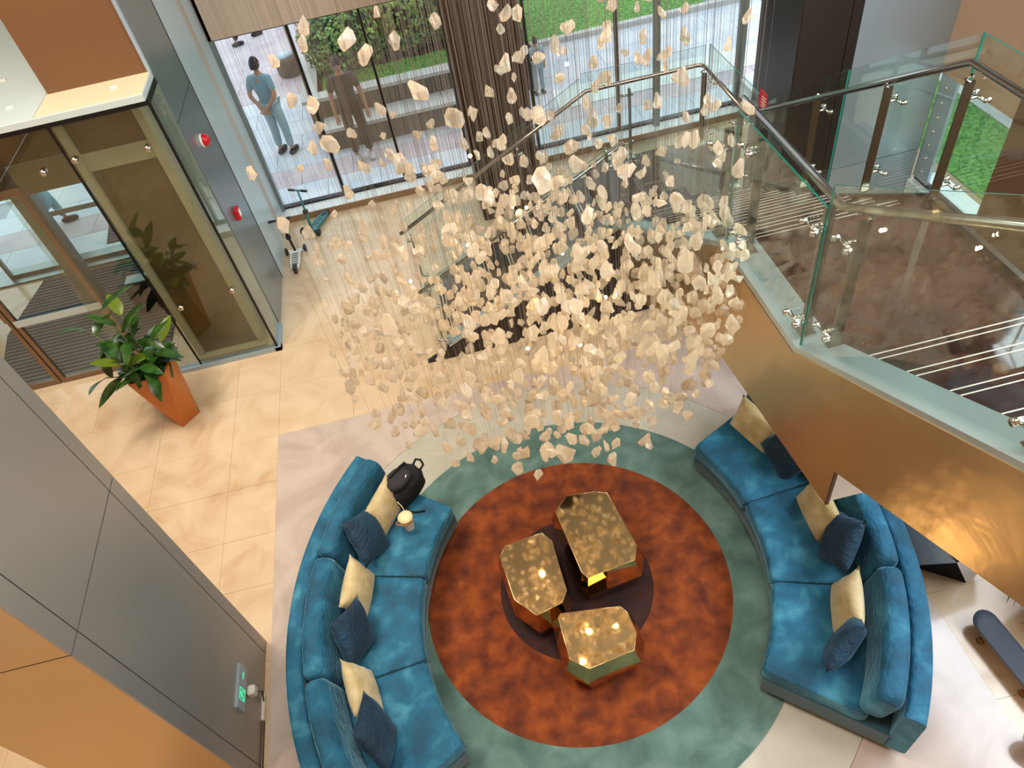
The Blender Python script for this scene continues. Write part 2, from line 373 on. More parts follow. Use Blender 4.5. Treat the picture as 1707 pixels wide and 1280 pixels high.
o = MB().tube([(5.02, YF-.06, .1), (5.02, YF-.06, 6)], .075, 12).build('window_post', 'tube_grey'); S(o)
# ---- brown fluted column
cl = S(MB().box((.56, 9.22, 0), (1.42, 9.95, 9)).build('column', 'column_brown'))
rb = MB()
for i in range(17):
    x = .57+i*.05; rb.box((x, 9.2, 0), (x+.026, 9.22, 9))
for i in range(14):
    y = 9.22+i*.05; rb.box((.54, y, 0), (.56, y+.026, 9)); rb.box((1.42, y, 0), (1.44, y+.026, 9))
rb.build('rib', 'column_rib', cl, kind='stuff')
# ---- big steel column in the left foreground
cf = S(MB().box((-3.49, 2.17, 0), (-2.575, 3.38, 9)).build('column', 'joint'))
for z0, z1 in ((.0, 2.64), (2.65, 5.3), (5.31, 9)):
    MB().box((-2.575, 2.30, z0), (-2.56, 3.27, z1)).build('column_panel', 'steel_warm', cf)
    for ya, yb in ((2.155, 2.292), (3.278, 3.395)):
        MB().box((-2.575, ya, z0), (-2.56, yb, z1)).build('column_panel', 'steel_warm', cf)
    MB().box((-3.5, 2.155, z0), (-2.575, 2.17, z1)).build('column_panel', 'bronze', cf)
    MB().box((-3.5, 3.38, z0), (-2.575, 3.395, z1)).build('column_panel', 'steel_warm', cf)

# ================================================================== ENTRANCE LOBBY
v = empty('entrance_lobby', (-3.4, 7.44, 0), 'glass entrance lobby with steel base and dark corner frame beside the planter', 'lobby')
def GP(parent, a, b, name='glass_panel', mt='glass', rim=True):
    return MB().box(a, b).build(name, mt, parent)
GP(v, (-3.54, 7.44, .06), (-2.56, 7.452, 3.4), mt='glass_tinted'); GP(v, (-4.36, 7.44, .06), (-3.56, 7.452, 3.4), mt='glass_tinted')
GP(v, (-2.552, 7.46, .06), (-2.54, 7.9, 3.4), mt='glass_tinted')
MB().box((-4.36, 7.41, 0), (-2.5, 7.50, .06)).build('base_rail', 'steel', v)
MB().box((-2.58, 7.41, 0), (-2.5, 7.92, .058)).build('base_rail', 'steel', v)
MB().box((-3.56, 7.437, .06), (-3.54, 7.455, 3.42)).build('corner_seal', 'black_frame', v)
MB().box((-2.562, 7.435, .06), (-2.536, 7.462, 3.42)).build('corner_seal', 'black_frame', v)
MB().box((-8.0, 7.40, 3.38), (-2.53, 7.47, 3.44)).build('top_rail', 'black_frame', v)
MB().box((-2.60, 7.47, 3.38), (-2.53, 7.92, 3.44)).build('top_rail', 'black_frame', v)
for x, z in ((-2.78, 2.95), (-3.5, 3.0), (-2.72, 1.05), (-3.38, .98), (-3.85, 2.95)):
    b = MB(); b.tube([(x, 7.425, z), (x, 7.50, z)], .032, 12).build('glass_fixing', 'chrome', v)
# glossy service panel behind the corner glass
pn = MB().box((-3.52, 7.68, 0), (-2.80, 7.78, 3.3)).build('service_panel', 'olive_gloss', v)
for a, b_ in (((-3.60, 7.62, 0), (-3.52, 7.80, 3.3)), ((-2.80, 7.62, 0), (-2.72, 7.80, 3.3))):
    MB().box(a, b_).build('panel_frame', 'yellow_trim', v)
MB().box((-3.6, 7.55, 0), (-2.7, 7.67, .05)).build('panel_plinth', 'yellow_trim', v)
MB().box((-3.52, 7.66, 2.75), (-2.80, 7.68, 2.95)).build('panel_band', 'yellow_trim', v)
MB().box((-5.4, 9.2, 1.95), (-4.2, 9.5, 2.35)).build('header_beam', 'yellow_trim', v)
MB().box((-8.1, 9.2, 1.95), (-5.41, 9.5, 2.35)).build('header_beam', 'yellow_trim', v)
MB().box((-5.38, 9.30, 0), (-5.13, 9.46, 2.0)).build('lobby_post', 'frame_grey', v)
MB().box((-4.45, 7.9, 2.9), (-3.7, 9.1, 3.3)).build('duct_box', 'olive_gloss', v)
gr = MB()
for i in range(8): gr.box((-4.62-i*.13, 7.6, 3.3), (-4.68-i*.13, 8.6, 3.34))
gr.build('air_grille', 'frame_grey', v)
MB().box((-8.1, 7.8, 2.7), (-4.4, 7.88, 2.95)).build('door_track', 'black_frame', v)
for x, y, z in ((-4.55, 7.76, 2.82), (-4.05, 7.7, 2.9)):
    pass
def leaf(name, x0, x1, y, h, mt='frame_bronze'):
    f = MB(); t = .055
    f.box((x0, y, .01), (x0+t, y+.05, h)).box((x1-t, y, .01), (x1, y+.05, h)).box((x0+t, y, .01), (x1-t, y+.05, .08)).box((x0+t, y, h-.08), (x1-t, y+.05, h))
    o = S(f.build(name, mt)); MB().box((x0+t, y+.02, .08), (x1-t, y+.03, h-.08)).build('pane', 'glass', o); return o
d1 = leaf('door_1', -5.47, -4.36, 7.80, 2.7); d2 = leaf('door_2', -6.85, -5.49, 7.80, 2.7)
o = leaf('door_3', -5.93, -5.03, 10.62, 2.3, 'frame_grey'); o2 = leaf('door_4', -6.95, -5.95, 10.62, 2.3, 'frame_grey')
leaf('door_5', -4.98, -3.7, 10.62, 2.3, 'frame_grey')
MB().box((-5.9, 10.60, .9), (-5.07, 10.61, .98)).build('sticker_band', 'light_panel', o)
MB().box((-5.45, 7.79, 1.0), (-4.38, 7.795, 1.10)).build('sticker_band', 'light_panel', d1)
MB().box((-6.8, 7.79, 1.0), (-5.52, 7.795, 1.10)).build('sticker_band', 'light_panel', d2)
SBOX('trim_7', (-8.1, 10.45, 0), (-3.3, 10.9, .03), 'frame_grey')
SBOX('wall_lobby_inner', (-3.25, 9.0, 0), (-3.2, 10.9, 3.3), 'white_panel')
# mats
def doormat(label, x0, x1, y0, y1, cut, z=0.0):
    e = empty('door_mat', ((x0+x1)/2, (y0+y1)/2, z), label, 'mat')
    MB().prism([(x0+cut, y0, z), (x1, y0, z), (x1, y1, z), (x0+cut*.9, y1, z), (x0, (y0+y1)/2, z)], (0, 0, .012)).build('mat_backing', 'mat_dark', e)
    r = MB(); y = y0+.03
    while y < y1-.03:
        k = abs((y-(y0+y1)/2)/((y1-y0)/2)); r.box((x0+cut*k+.02, y, z+.012), (x1-.02, y+.034, z+.02)); y += .08
    r.build('mat_rib', 'mat_rib', e, kind='stuff'); return e
doormat('dark ribbed mat with pointed end inside the glass lobby', -6.6, -4.05, 7.9, 10.4, .25)
doormat('grey ribbed mat on the pavement outside the lobby doors', -5.6, -3.6, 11.05, 12.6, .1)
# pump dispenser bottles by lobby edge (small dark fixture seen behind the plant)
e = empty('floor_scanner', (-4.42, 9.0, 0), 'small dark gate unit standing in the lobby behind the plant', 'machine')
MB().box((-4.6, 8.9, 0), (-4.25, 9.15, .5)).build('cabinet', 'black_frame', e, bevel=.02)
MB().box((-4.57, 8.93, .5), (-4.28, 9.12, .53)).build('top_plate', 'frame_grey', e)

# wall devices on the steel pier
e = empty('fire_bell', (-2.53, 8.365, 2.5), 'upper red fire alarm sounder on the steel pier', 'alarm')
MB().tube([(-2.53, 8.365, 2.5), (-2.50, 8.365, 2.5)], .075, 16).build('base', 'white_plastic', e)
MB().lathe([(.07, 0), (.072, .03), (.05, .06), (.02, .07)], n=16).build('dome', 'red_gloss', e)
dm = e.children[-1]; dm.matrix_parent_inverse = Matrix(); dm.location = (.03, 0, 0); dm.rotation_euler = (0, pi/2, 0)
e = empty('call_point', (-2.53, 8.30, 1.55), 'square red fire call point, lower of the two red devices on the pier', 'alarm')
MB().box((-2.53, 8.24, 1.48), (-2.47, 8.37, 1.62)).build('housing', 'red_gloss', e, bevel=.01)
MB().box((-2.47, 8.27, 1.51), (-2.466, 8.34, 1.59)).build('push_plate', 'sign_white', e)

# ================================================================== STAIRCASE
st = empty('staircase', (2.6, 4, 0), 'dark brown stone staircase with bronze sides, steel edge caps and two landings', 'staircase')
X0, X1 = 1.83, 3.33; XK = 2.05
RS, GO = .16, .29; k_ = RS/GO
ZB, YB0, YB1 = 2.9, 2.8, 3.9; ZA, YA0, YA1 = 1.3, 6.51, 7.95
def step(a, b, nos, axis):
    o = MB().box(a, b).build('step', 'stair_brown', st, bevel=0)
    z = max(a[2], b[2])
    for d in (.035, .075):
        if axis == 'y': yy = nos+(d if nos == min(a[1], b[1]) else -d); MB().box((a[0]+.01, yy-.0035, z), (b[0]-.01, yy+.0035, z+.002)).build('nosing_strip', 'nosing', o)
        else: xx = nos+(d if nos == min(a[0], b[0]) else -d); MB().box((xx-.006, a[1]+.01, z), (xx+.006, b[1]-.01, z+.002)).build('nosing_strip', 'nosing', o)
        o.children[-1].matrix_parent_inverse = Matrix(); o.children[-1].location = (0, 0, 0)
# landing B
MB().box((XK, 2.55, ZB-.14), (X1, YB1, ZB)).build('landing', 'stair_brown', st)
MB().prism([(X0+.025, YB1, 1.98), (X0+.025, 2.175, 2.2), (X0+.025, 2.175, ZB-.14), (X0+.025, YB1, ZB-.14)], (X1-X0-.03, 0, 0)).build('landing_soffit', 'white_paint', st)
# flight 3 upward
N3 = 15
for i in range(N3):
    y = 2.55-GO*i; z = ZB+RS*(i+1); step((XK, y-GO, z-RS-.06), (X1, y, z), y, 'y')
# flight 2 downward
for i in range(9):
    y = YB1+GO*i; z = ZB-RS*(i+1); step((XK, y, z-RS-.06), (X1, y+GO, z), y+GO, 'y')
MB().box((X0, YA0, ZA-.14), (X1, YA1, ZA)).build('landing', 'stair_brown', st)
MB().box((X0+.03, YA0+.02, 0), (X1, YA1, ZA-.14)).build('landing_base', 'stair_side', st)
# flight 1 downward to -x
for i in range(7):
    x = X0-.31*i; z = ZA-ZA/8*(i+1); step((x-.31, YA0+.18, 0.0), (x, YA1, z), x-.31, 'x')
sd = MB(); sd.prism([(X0, YA0, 0), (X0, YA0, ZA), (X0-2.17-.31, YA0, 0.02), (X0-2.17-.31, YA0, 0)], (0, .05, 0)); sd.build('side_panel', 'stair_side', st)
# steel caps
def cap(pts, d, w_=None, nm='edge_cap'):
    """pts outer edge top points, d inward vector"""
    d = Vector(d)
    for a, b in zip(pts[:-1], pts[1:]):
        a, b = Vector(a), Vector(b)
        MB().add([a, b, b+d, a+d, a-Vector((0, 0, .05)), b-Vector((0, 0, .05)), b+d-Vector((0, 0, .05)), a+d-Vector((0, 0, .05))],
                 [(0, 3, 2, 1), (4, 5, 6, 7), (0, 1, 5, 4), (1, 2, 6, 5), (2, 3, 7, 6), (3, 0, 4, 7)]).build(nm, 'steel_cap', st)
yT = YB0-3.3; zT = ZB+3.3*k_
capz = .06
P = [(X0, YA0, ZA+capz), (X0, YB1, ZB+capz), (X0, YB0, ZB+capz), (X0, yT, zT+capz)]
cap(P, (XK-X0, 0, 0))
cap([(X0, YA0, ZA+capz), (X0-2.17, YA0, .15+capz)], (0, .19, 0))
# bronze fascia (flight 2, landing, flight 3)
def fascia(pts, t=.02, x=X0, mt='bronze', nm='fascia_panel'):
    return MB().prism([(x, y, z) for y, z in pts], (t, 0, 0)).build(nm, mt, st)
D = .93
fascia([(YB1+.02, ZB), (YA0, ZA), (YA0, ZA-.9), (YB1+.02, ZB-D)])
fascia([(YB1+.015, ZB), (YB1+.015, ZB-D-.03), (2.166, 2.195), (2.166, 2.535), (YB0-.003, ZB)])
fascia([(YB0, ZB+.02), (2.164, 2.541), (yT, 2.541+(2.164-yT)*.598), (yT, zT+.02)], .02, X0-.006)
MB().box((X0, 2.160, 2.19), (X0+.022, 2.167, 2.60)).build('fascia_edge', 'bronze_edge', st)
# right side stringers
MB().prism([(X1, YB1, ZB+.05), (X1, YA0, ZA+.05), (X1, YA0, ZA-.3), (X1, YB1, ZB-.4)], (.04, 0, 0)).build('stringer', 'column_dark', st)
MB().prism([(X1, YB0, ZB+.05), (X1, YB1, ZB+.05), (X1, YB1, ZB-.4), (X1, YB0, ZB-.4)], (.04, 0, 0)).build('stringer', 'column_dark', st)
MB().prism([(X1, YB0, ZB+.05), (X1, yT, zT+.05), (X1, yT, zT-.3), (X1, YB0, ZB-.4)], (.04, 0, 0)).build('stringer', 'column_dark', st)
MB().prism([(X0+.03, 2.17, 2.56), (X0+.03, yT, 2.56+(2.17-yT)*.598), (X0+.03, yT, 2.60+(2.17-yT)*.598), (X0+.03, 2.17, 2.60)], (X1-X0-.03, 0, 0)).build('flight_soffit', 'white_paint', st)

# ---- balustrades
def balustrade(label, rail_paths, panels, posts):
    b = empty('glass_balustrade', panels[0][0], label, 'balustrade')
    for p in rail_paths: MB().tube(p, .024, 12).build('handrail', 'handrail_steel', b)
    for pa, pb, h0, h1, nrm in panels:
        pa, pb, nrm = Vector(pa), Vector(pb), Vector(nrm)*.012
        a, c = pa, pb; A, C_ = pa+Vector((0, 0, h0)), pb+Vector((0, 0, h1))
        o = MB()
        vs = [a, c, C_, A, a+nrm, c+nrm, C_+nrm, A+nrm]
        o.add(vs, [(0, 1, 2, 3), (4, 7, 6, 5)], 0); o.add(vs, [(0, 4, 5, 1), (1, 5, 6, 2), (2, 6, 7, 3), (3, 7, 4, 0)], 1)
        o.build('glass_panel', ['glass', 'glass_rim'], b)
    for (x, y, z), h, out_ in posts:
        out_ = Vector(out_); side = Vector((-out_.y, out_.x, 0))
        p = MB(); p.bar((x, y, z), (x, y, z+h-.05), .018, .062, up=out_)
        po = p.build('post', 'post_bronze', b)
        q = MB(); base = Vector((x, y, z))
        bo_ = MB().bar(base+Vector((0, 0, .003)), base+Vector((0, 0, .011)), .10, .10).build('foot_plate', 'chrome', po); bo_.matrix_parent_inverse = Matrix()
        for hz in (.14, h-.17):
            c = base+Vector((0, 0, hz)); e1 = c+out_*.09
            a_ = MB(); a_.tube([c, e1], .010, 8); a_.tube([e1-side*.06, e1+side*.06], .011, 8)
            for s_ in (-1, 1): a_.tube([e1+side*.06*s_, e1+side*.06*s_+out_*.035], .018, 10)
            ao = a_.build('glass_clamp', 'chrome', po); ao.matrix_parent_inverse = Matrix()
        q.tube([base+Vector((0, 0, h-.06)), base+Vector((0, 0, h-.03))-out_*.04, base+Vector((0, 0, h-.01))-out_*.0], .012, 6)
        br = q.build('rail_bracket', 'chrome', po); br.matrix_parent_inverse = Matrix()
    return b
zc = ZB+capz
xg = X0+.03
def fz2(y): return ZB-(y-YB1)*k_+capz
def fz3(y): return ZB+(YB0-y)*k_+capz
balustrade('near glass balustrade with steel handrail on the inner side of the upper flight',
    [[(1.95, YB1+.15, zc+.95), (1.94, YB0, zc+.95), (1.92, yT, zT+capz+.97)]],
    [((xg, YB1, zc-.02), (xg, YB0+.004, zc-.02), .98, .98, (1, 0, 0)), ((xg, YB0-.006, zc-.02), (xg, 1.2, fz3(1.2)-.02), 1.12, 1.12, (1, 0, 0)),
     ((xg, 1.19, fz3(1.19)-.02), (xg, -.4, fz3(-.4)-.02), 1.12, 1.12, (1, 0, 0)),
     ((xg, YA0, ZA+.04), (xg, YB1+.006, zc-.02), .98, .98, (1, 0, 0))],
    [((1.95, 3.74, zc), .96, (-1, 0, 0)), ((1.94, 2.90, zc), .96, (-1, 0, 0)), ((2.0, 2.68, fz3(2.68)), .92, (-1, 0, 0)), ((1.94, 1.30, fz3(1.3)), .96, (-1, 0, 0)),
     ((1.93, 4.15, fz2(4.15)), .9, (-1, 0, 0))])
xr = X1-.05
balustrade('far glass balustrade of the staircase along the window side',
    [[(-.62, 7.9, .98), (X0+.06, 7.9, ZA+.97), (xr-.05, 7.9, ZA+.97), (xr, 7.85, ZA+.97), (xr, YA0+.15, ZA+.95), ],
     [(xr, YA0+.15, ZA+.95), (xr+.08, YB1, ZB+.98), (xr+.08, 3.42, ZB+.98), (xr+.08, yT, fz3(yT)+.95)]],
    [((X1+.05, YA0, ZA-.1), (X1+.05, 5.2, fz2(5.2)-.2), 1.22, 1.25, (1, 0, 0)), ((X1+.05, 5.19, fz2(5.19)-.2), (X1+.05, YB1+.01, ZB-.1), 1.25, 1.25, (1, 0, 0)),
     ((X1+.05, YB1, ZB-.1), (X1+.05, YB0, ZB-.1), 1.25, 1.25, (1, 0, 0)), ((X1+.05, YB0-.01, ZB-.1), (X1+.05, .8, fz3(.8)-.1), 1.25, 1.25, (1, 0, 0)),
     ((X1+.05, YA0+.01, ZA-.1), (X1+.05, YA1+.02, ZA-.1), 1.25, 1.25, (1, 0, 0)), ((X1, YA1+.02, ZA-.1), (X0+.02, YA1+.02, ZA-.1), 1.25, 1.25, (0, -1, 0)),
     ((X0, YA1+.02, ZA-.1), (-.55, YA1+.02, .02), 1.2, 1.1, (0, -1, 0))],
    [((xr, 7.84, ZA), .94, (1, 0, 0)), ((xr, YA0+.3, ZA), .93, (1, 0, 0)), ((xr+.06, 5.5, fz2(5.5)), .9, (1, 0, 0)), ((xr+.06, 4.6, fz2(4.6)), .9, (1, 0, 0)),
     ((xr+.06, YB1-.06, ZB), .94, (1, 0, 0)), ((2.4, 7.9, ZA), .93, (0, 1, 0)), ((1.0, 7.9, .9), .9, (0, 1, 0)), ((-.5, 7.9, .05), .9, (0, 1, 0))])
balustrade('glass balustrade on the near side of the lowest flight behind the chandelier',
    [[(-.56, 6.62, .98), (X0+.1, 6.62, ZA+.97)]],
    [((X0-.01, YA0+.03, ZA+.04), (X0-1.2, YA0+.03, ZA+.04-1.2*.52), 1.0, 1.0, (0, 1, 0)), ((X0-1.21, YA0+.03, ZA+.04-1.21*.52), (X0-2.3, YA0+.03, .14), 1.0, 1.0, (0, 1, 0))],
    [((1.75, 6.62, ZA+.04), .93, (0, -1, 0)), ((.7, 6.62, ZA-.53), .9, (0, -1, 0)), ((-.4, 6.62, .16), .85, (0, -1, 0))])
# red notice on the far glass
nt = MB().box((X1+.04, 6.46, 2.34), (X1+.045, 6.62, 2.52)).build('notice', 'sign_red'); tag(nt, 'small red and white notice on the stair glass near the window', 'notice')
n2 = MB()
for i in range(4): n2.box((X1+.037, 6.475, 2.37+i*.03), (X1+.0385, 6.56, 2.38+i*.03))
n2.lathe([(.012, 0), (.012, .003)], n=10)
q = n2.build('notice_print', 'sign_white', nt)

# ================================================================== SOFAS
def arc_sweep(mb, c, prof, a0, a1, n=28, inset=0.0, mi=0, puff=0.0):
    """sweep (r,z) profile from a0..a1; ends shrink towards profile centre over 'inset' metres"""
    rc = sum(p[0] for p in prof)/len(prof); zc_ = sum(p[1] for p in prof)/len(prof); L = abs(a1-a0)*rc
    ts = []
    if inset: ts += [inset/L*(1-math.cos(pi/2*i/4)) for i in range(4)]
    ts += [inset/L+(1-2*inset/L)*i/n for i in range(n+1)]
    if inset: ts += [1-q for q in ts[:4]][::-1]
    k = len(prof); vs = []
    for t_ in ts:
        d = min(t_, 1-t_)*L; s_ = 0
        if inset and d < inset: s_ = inset*(1-math.sqrt(max(0, 1-((inset-d)/inset)**2)))
        pf = puff*math.sin(pi*t_)
        a = a0+(a1-a0)*t_
        for r, z in prof:
            vr, vz = r-rc, z-zc_; l = math.hypot(vr, vz) or 1
            f = (l-s_*.9)/l
            rr, zz = rc+vr*f, zc_+vz*f+(pf if vz > 0 else 0)
            vs.append((c[0]+rr*math.cos(a), c[1]+rr*math.sin(a), zz))
    m_ = len(ts); fs = []
    for i in range(m_-1):
        for j in range(k): fs.append((i*k+j, i*k+(j+1) % k, (i+1)*k+(j+1) % k, (i+1)*k+j))
    if a1 < a0: fs = [f[::-1] for f in fs]
    fs = [f[::-1] for f in fs]
    mb.add(vs, fs, mi, True); mb.add(vs[:k], [tuple(range(k))], mi); mb.add(vs[-k:], [tuple(range(k))[::-1]], mi)
def rrect(ra, rb, za, zb, rad=.03, n=4, lean=0):
    pts = []
    for cx, cz, a in ((rb-rad, zb-rad, 0), (ra+rad, zb-rad, pi/2), (ra+rad, za+rad, pi), (rb-rad, za+rad, 1.5*pi)):
        for i in range(n+1):
            t_ = a+pi/2*i/n; z = cz+rad*math.sin(t_); pts.append((cx+rad*math.cos(t_)+lean*(z-za), z))
    return pts
def sofa(c, a0, a1, label):
    a0, a1 = math.radians(a0), math.radians(a1)
    am = (a0+a1)/2
    s_ = empty('curved_sofa', (c[0]+2.4*math.cos(am), c[1]+2.4*math.sin(am), 0), label, 'sofa')
    e = .012
    m_ = MB(); arc_sweep(m_, c, rrect(2.04, 2.95, 0, .09, .01, 2), a0+.03*(1 if a1 > a0 else -1), a1-.03*(1 if a1 > a0 else -1)); m_.build('plinth', 'sofa_base', s_)
    m_ = MB(); arc_sweep(m_, c, rrect(1.975, 2.90, .09, .285, .02), a0, a1); m_.build('seat_base', 'velvet_side', s_)
    m_ = MB(); arc_sweep(m_, c, rrect(2.885, 3.03, .09, .72, .035), a0, a1); m_.build('back_shell', 'velvet_blue', s_)
    d = (a1-a0)/3
    for i in range(3):
        g = .0035*(1 if a1 > a0 else -1)
        m_ = MB(); arc_sweep(m_, c, rrect(1.95, 2.72, .285, .44, .045), a0+d*i+g, a0+d*(i+1)-g, 16, .045, puff=.012); sc = m_.build('seat_cushion', 'velvet_blue', s_)
        for zz in (.412, .313):
            aa = [a0+d*i+g*3+(d-6*g)*q/14 for q in range(15)]
            MB().tube([(c[0]+1.951*math.cos(a), c[1]+1.951*math.sin(a), zz) for a in aa], .006, 5).build('piping', 'velvet_side', sc)
            sc.children[-1].matrix_parent_inverse = Matrix()
        m_ = MB(); arc_sweep(m_, c, rrect(2.62, 2.80, .43, .82, .07, 5, .19), a0+d*i+g, a0+d*(i+1)-g, 18, .07, puff=.015); m_.build('back_cushion', 'velvet_blue', s_)
    return s_
CL, CR = (.92, 2.82), (.035, 3.178)
sofa(CL, 207.5, 141, 'curved blue velvet sofa left of the round rug, with the black backpack on it')
sofa(CR, -41, 26.5, 'curved blue velvet sofa right of the round rug, partly under the staircase')
def pillow_mesh(w_, h_, t_, mt):
    n = 12; vs = []; fs = []
    for sd_ in (1, -1):
        for i in range(n+1):
            for j in range(n+1):
                u, v_ = i/n*2-1, j/n*2-1
                k1 = max(0, (1-u*u))**.45*max(0, (1-v_*v_))**.45
                px, py = u*w_/2*(1-.09*(1-v_*v_)*abs(u)**3), v_*h_/2*(1-.09*(1-u*u)*abs(v_)**3)
                vs.append((px+.004*math.sin(9*v_+u*4), sd_*t_/2*k1+.006*math.sin(5*u)*math.sin(4*v_)*k1, py))
    N = (n+1)**2
    for s_ in (0, 1):
        for i in range(n):
            for j in range(n):
                a = s_*N+i*(n+1)+j; f = (a, a+n+1, a+n+2, a+1); fs.append(f if s_ else f[::-1])
    mb = MB(); mb.add(vs, fs, 0, True)
    me = mb.mesh('throw_pillow', mt); b_ = bmesh.new(); b_.from_mesh(me); bmesh.ops.remove_doubles(b_, verts=b_.verts, dist=.0006); bmesh.ops.recalc_face_normals(b_, faces=b_.faces); b_.to_mesh(me); b_.free(); return me
pm = {'b': pillow_mesh(.50, .37, .16, 'pillow_beige'), 'd': pillow_mesh(.45, .45, .17, 'velvet_pillow')}
def pillow(c, ang, r, z, kind, lean, spin, yaw, label):
    o = bpy.data.objects.new('throw_pillow', pm[kind]); col.objects.link(o); a = math.radians(ang)
    o.location = (c[0]+r*math.cos(a), c[1]+r*math.sin(a), z)
    # local y = thickness -> radial, local x tangential, lean back
    o.rotation_euler = (Matrix.Rotation(a-pi/2+math.radians(yaw), 3, 'Z') @ Matrix.Rotation(-math.radians(lean), 3, 'X') @ Matrix.Rotation(math.radians(spin), 3, 'Y')).to_euler()
    tag(o, label, 'pillow', 'throw pillows on the curved sofas'); return o
pillow(CL, 148.5, 2.50, .60, 'b', 22, 0, 0, 'beige throw pillow tucked under the black backpack')
pillow(CL, 157, 2.50, .68, 'd', 28, 40, 14, 'dark teal pillow tipped on its corner beside the white cup')
pillow(CL, 168, 2.49, .60, 'b', 22, 2, 0, 'beige pillow in the middle of the left sofa')
pillow(CL, 178.0, 2.47, .67, 'd', 18, 35, -12, 'dark navy pillow on a corner in the middle of the left sofa')
pillow(CL, 188.8, 2.47, .60, 'b', 24, 4, 5, 'beige pillow on the nearest seat of the left sofa')
pillow(CL, 197.5, 2.45, .68, 'd', 20, 30, -12, 'dark navy pillow nearest the camera on the left sofa')
pillow(CR, 19.6, 2.47, .60, 'b', 24, 0, 0, 'beige pillow on the far end of the right sofa')
pillow(CR, 9.5, 2.48, .64, 'd', 22, 25, 10, 'dark teal pillow half hidden by the bronze stair side')
pillow(CR, -4.0, 2.46, .60, 'b', 24, 0, 0, 'beige pillow under the point of the bronze stair side')
pillow(CR, -12.6, 2.50, .69, 'd', 26, 42, -10, 'slate teal pillow on its corner in the middle of the right sofa')
pillow(CR, -24.4, 2.48, .60, 'b', 22, 0, 0, 'beige pillow upright on the nearest seat of the right sofa')
pillow(CR, -32.5, 2.45, .68, 'd', 14, 38, -22, 'slate teal pillow on its corner at the near end of the right sofa')

# ================================================================== GOLD TABLES
def gem_table(top, h, label, sc_mid, sc_bot, zmid):
    cx = sum(p[0] for p in top)/8; cyy = sum(p[1] for p in top)/8
    e = empty('gold_table', (cx, cyy, 0), label, 'table', 'faceted gold tables on the rug')
    T = [(x, y, h) for x, y in top]
    Mi = [(cx+(x-cx)*sc_mid, cyy+(y-cyy)*sc_mid, zmid) for x, y in top]
    Bo = [(cx+(x-cx)*sc_bot, cyy+(y-cyy)*sc_bot, .013) for x, y in top]
    mb = MB(); vs = T+Mi+Bo; n = 8
    fs = [(i, i+8 if False else (i)+8, ((i+1) % n)+8, (i+1) % n) for i in range(n)]+[(i+8, i+16, (i+1) % n+16, (i+1) % n+8) for i in range(n)]
    mb.add(vs, fs+[tuple(range(16, 24))]); mb.build('table_body', 'gold_mirror', e)
    MB().prism([(x, y, h) for x, y in top], (0, 0, .006)).build('table_top', 'gold_mirror', e)
    r = MB(); pts = [Vector((x, y, h+.004)) for x, y in top]; r.tube(pts+[pts[0]], .0035, 5); r.build('edge_trim', 'gold_edge', e)
    return e
gem_table([(.732, 3.812), (.84, 3.765), (.935, 3.167), (.871, 3.036), (.442, 2.982), (.403, 3.049), (.329, 3.706), (.472, 3.841)][::-1], .45, 'largest faceted gold coffee table with a long mirror top, farthest from camera', 1.17, .98, .27)
gem_table([(.155, 3.523), (.225, 3.415), (.235, 2.917), (.171, 2.819), (-.06, 2.766), (-.213, 2.952), (-.261, 3.397), (-.19, 3.483)][::-1], .45, 'narrow faceted gold coffee table left of the big one', 1.15, .98, .25)
gem_table([(.629, 2.662), (.667, 2.603), (.688, 2.413), (.626, 2.282), (.247, 2.228), (.115, 2.34), (.108, 2.70), (.138, 2.73)][::-1], .45, 'smallest faceted gold coffee table, nearest the camera', 1.22, 1.0, .28)

# ================================================================== CHANDELIER
CX, CY, ZT = .44, 3.93, 8.95
ch = empty('crystal_chandelier', (CX, CY, ZT), 'huge hanging chandelier of hundreds of amber-lit glass crystals on fine wires', 'chandelier')
MB().box((CX-1.5, CY-1.5, ZT-.1), (CX+1.5, CY+1.5, ZT)).build('ceiling_plate', 'chrome', ch)
hulls = []
for i in range(12):
    b_ = bmesh.new(); rr = random.Random(100+i); sx, sy2, sz = rr.uniform(.75, 1), rr.uniform(.6, .95), rr.uniform(.9, 1.3)
    for j in range(15):
        z = rr.uniform(-1, 1); a = rr.uniform(0, 2*pi); q = math.sqrt(1-z*z)*(1 if i % 3 else (1-.45*(z+1)/2))
        b_.verts.new((q*math.cos(a)*sx, q*math.sin(a)*sy2, z*sz))
    bmesh.ops.convex_hull(b_, input=b_.verts)
    for vv in [v_ for v_ in b_.verts if not v_.link_faces]: b_.verts.remove(vv)
    me = bpy.data.meshes.new('crystal'); b_.to_mesh(me); b_.free(); me.materials.append(M['crystal']); hulls.append(me)
pts = []; rr = random.Random(5)
while len(pts) < 1500:
    a = rr.uniform(0, 2*pi); r = 1.42*math.sqrt(rr.random())
    u = rr.random()
    if u < .68: z = 2.66+rr.expovariate(1/.22)
    elif u < .88: z = 2.75+abs(rr.gauss(0, .6))
    else: z = 2.8+2.9*rr.random()**1.3
    z += .12*(r/1.38)**2*0
    if z > 5.9: continue
    if math.cos(a)*r < -.5 and rr.random() < .5: continue
    if math.sin(a)*r > .2 and z < 3.4 and rr.random() < .45: continue
    x, y = CX+r*math.cos(a), CY+r*math.sin(a)
    if (x**2+y**2+(z-6.2)**2) < 1.6**2: continue
    s_ = rr.uniform(.030, .052)*(1.3 if rr.random() < .10 else 1)
    if all((x-p[0])**2+(y-p[1])**2+((z-p[2])*.8)**2 > .062**2 for p in pts[-500:]): pts.append((x, y, z, s_))
pts.sort(key=lambda p: (math.sqrt(p[0]**2+p[1]**2+(p[2]-6.2)**2))/p[3])
wr_ = MB(); far = MB()
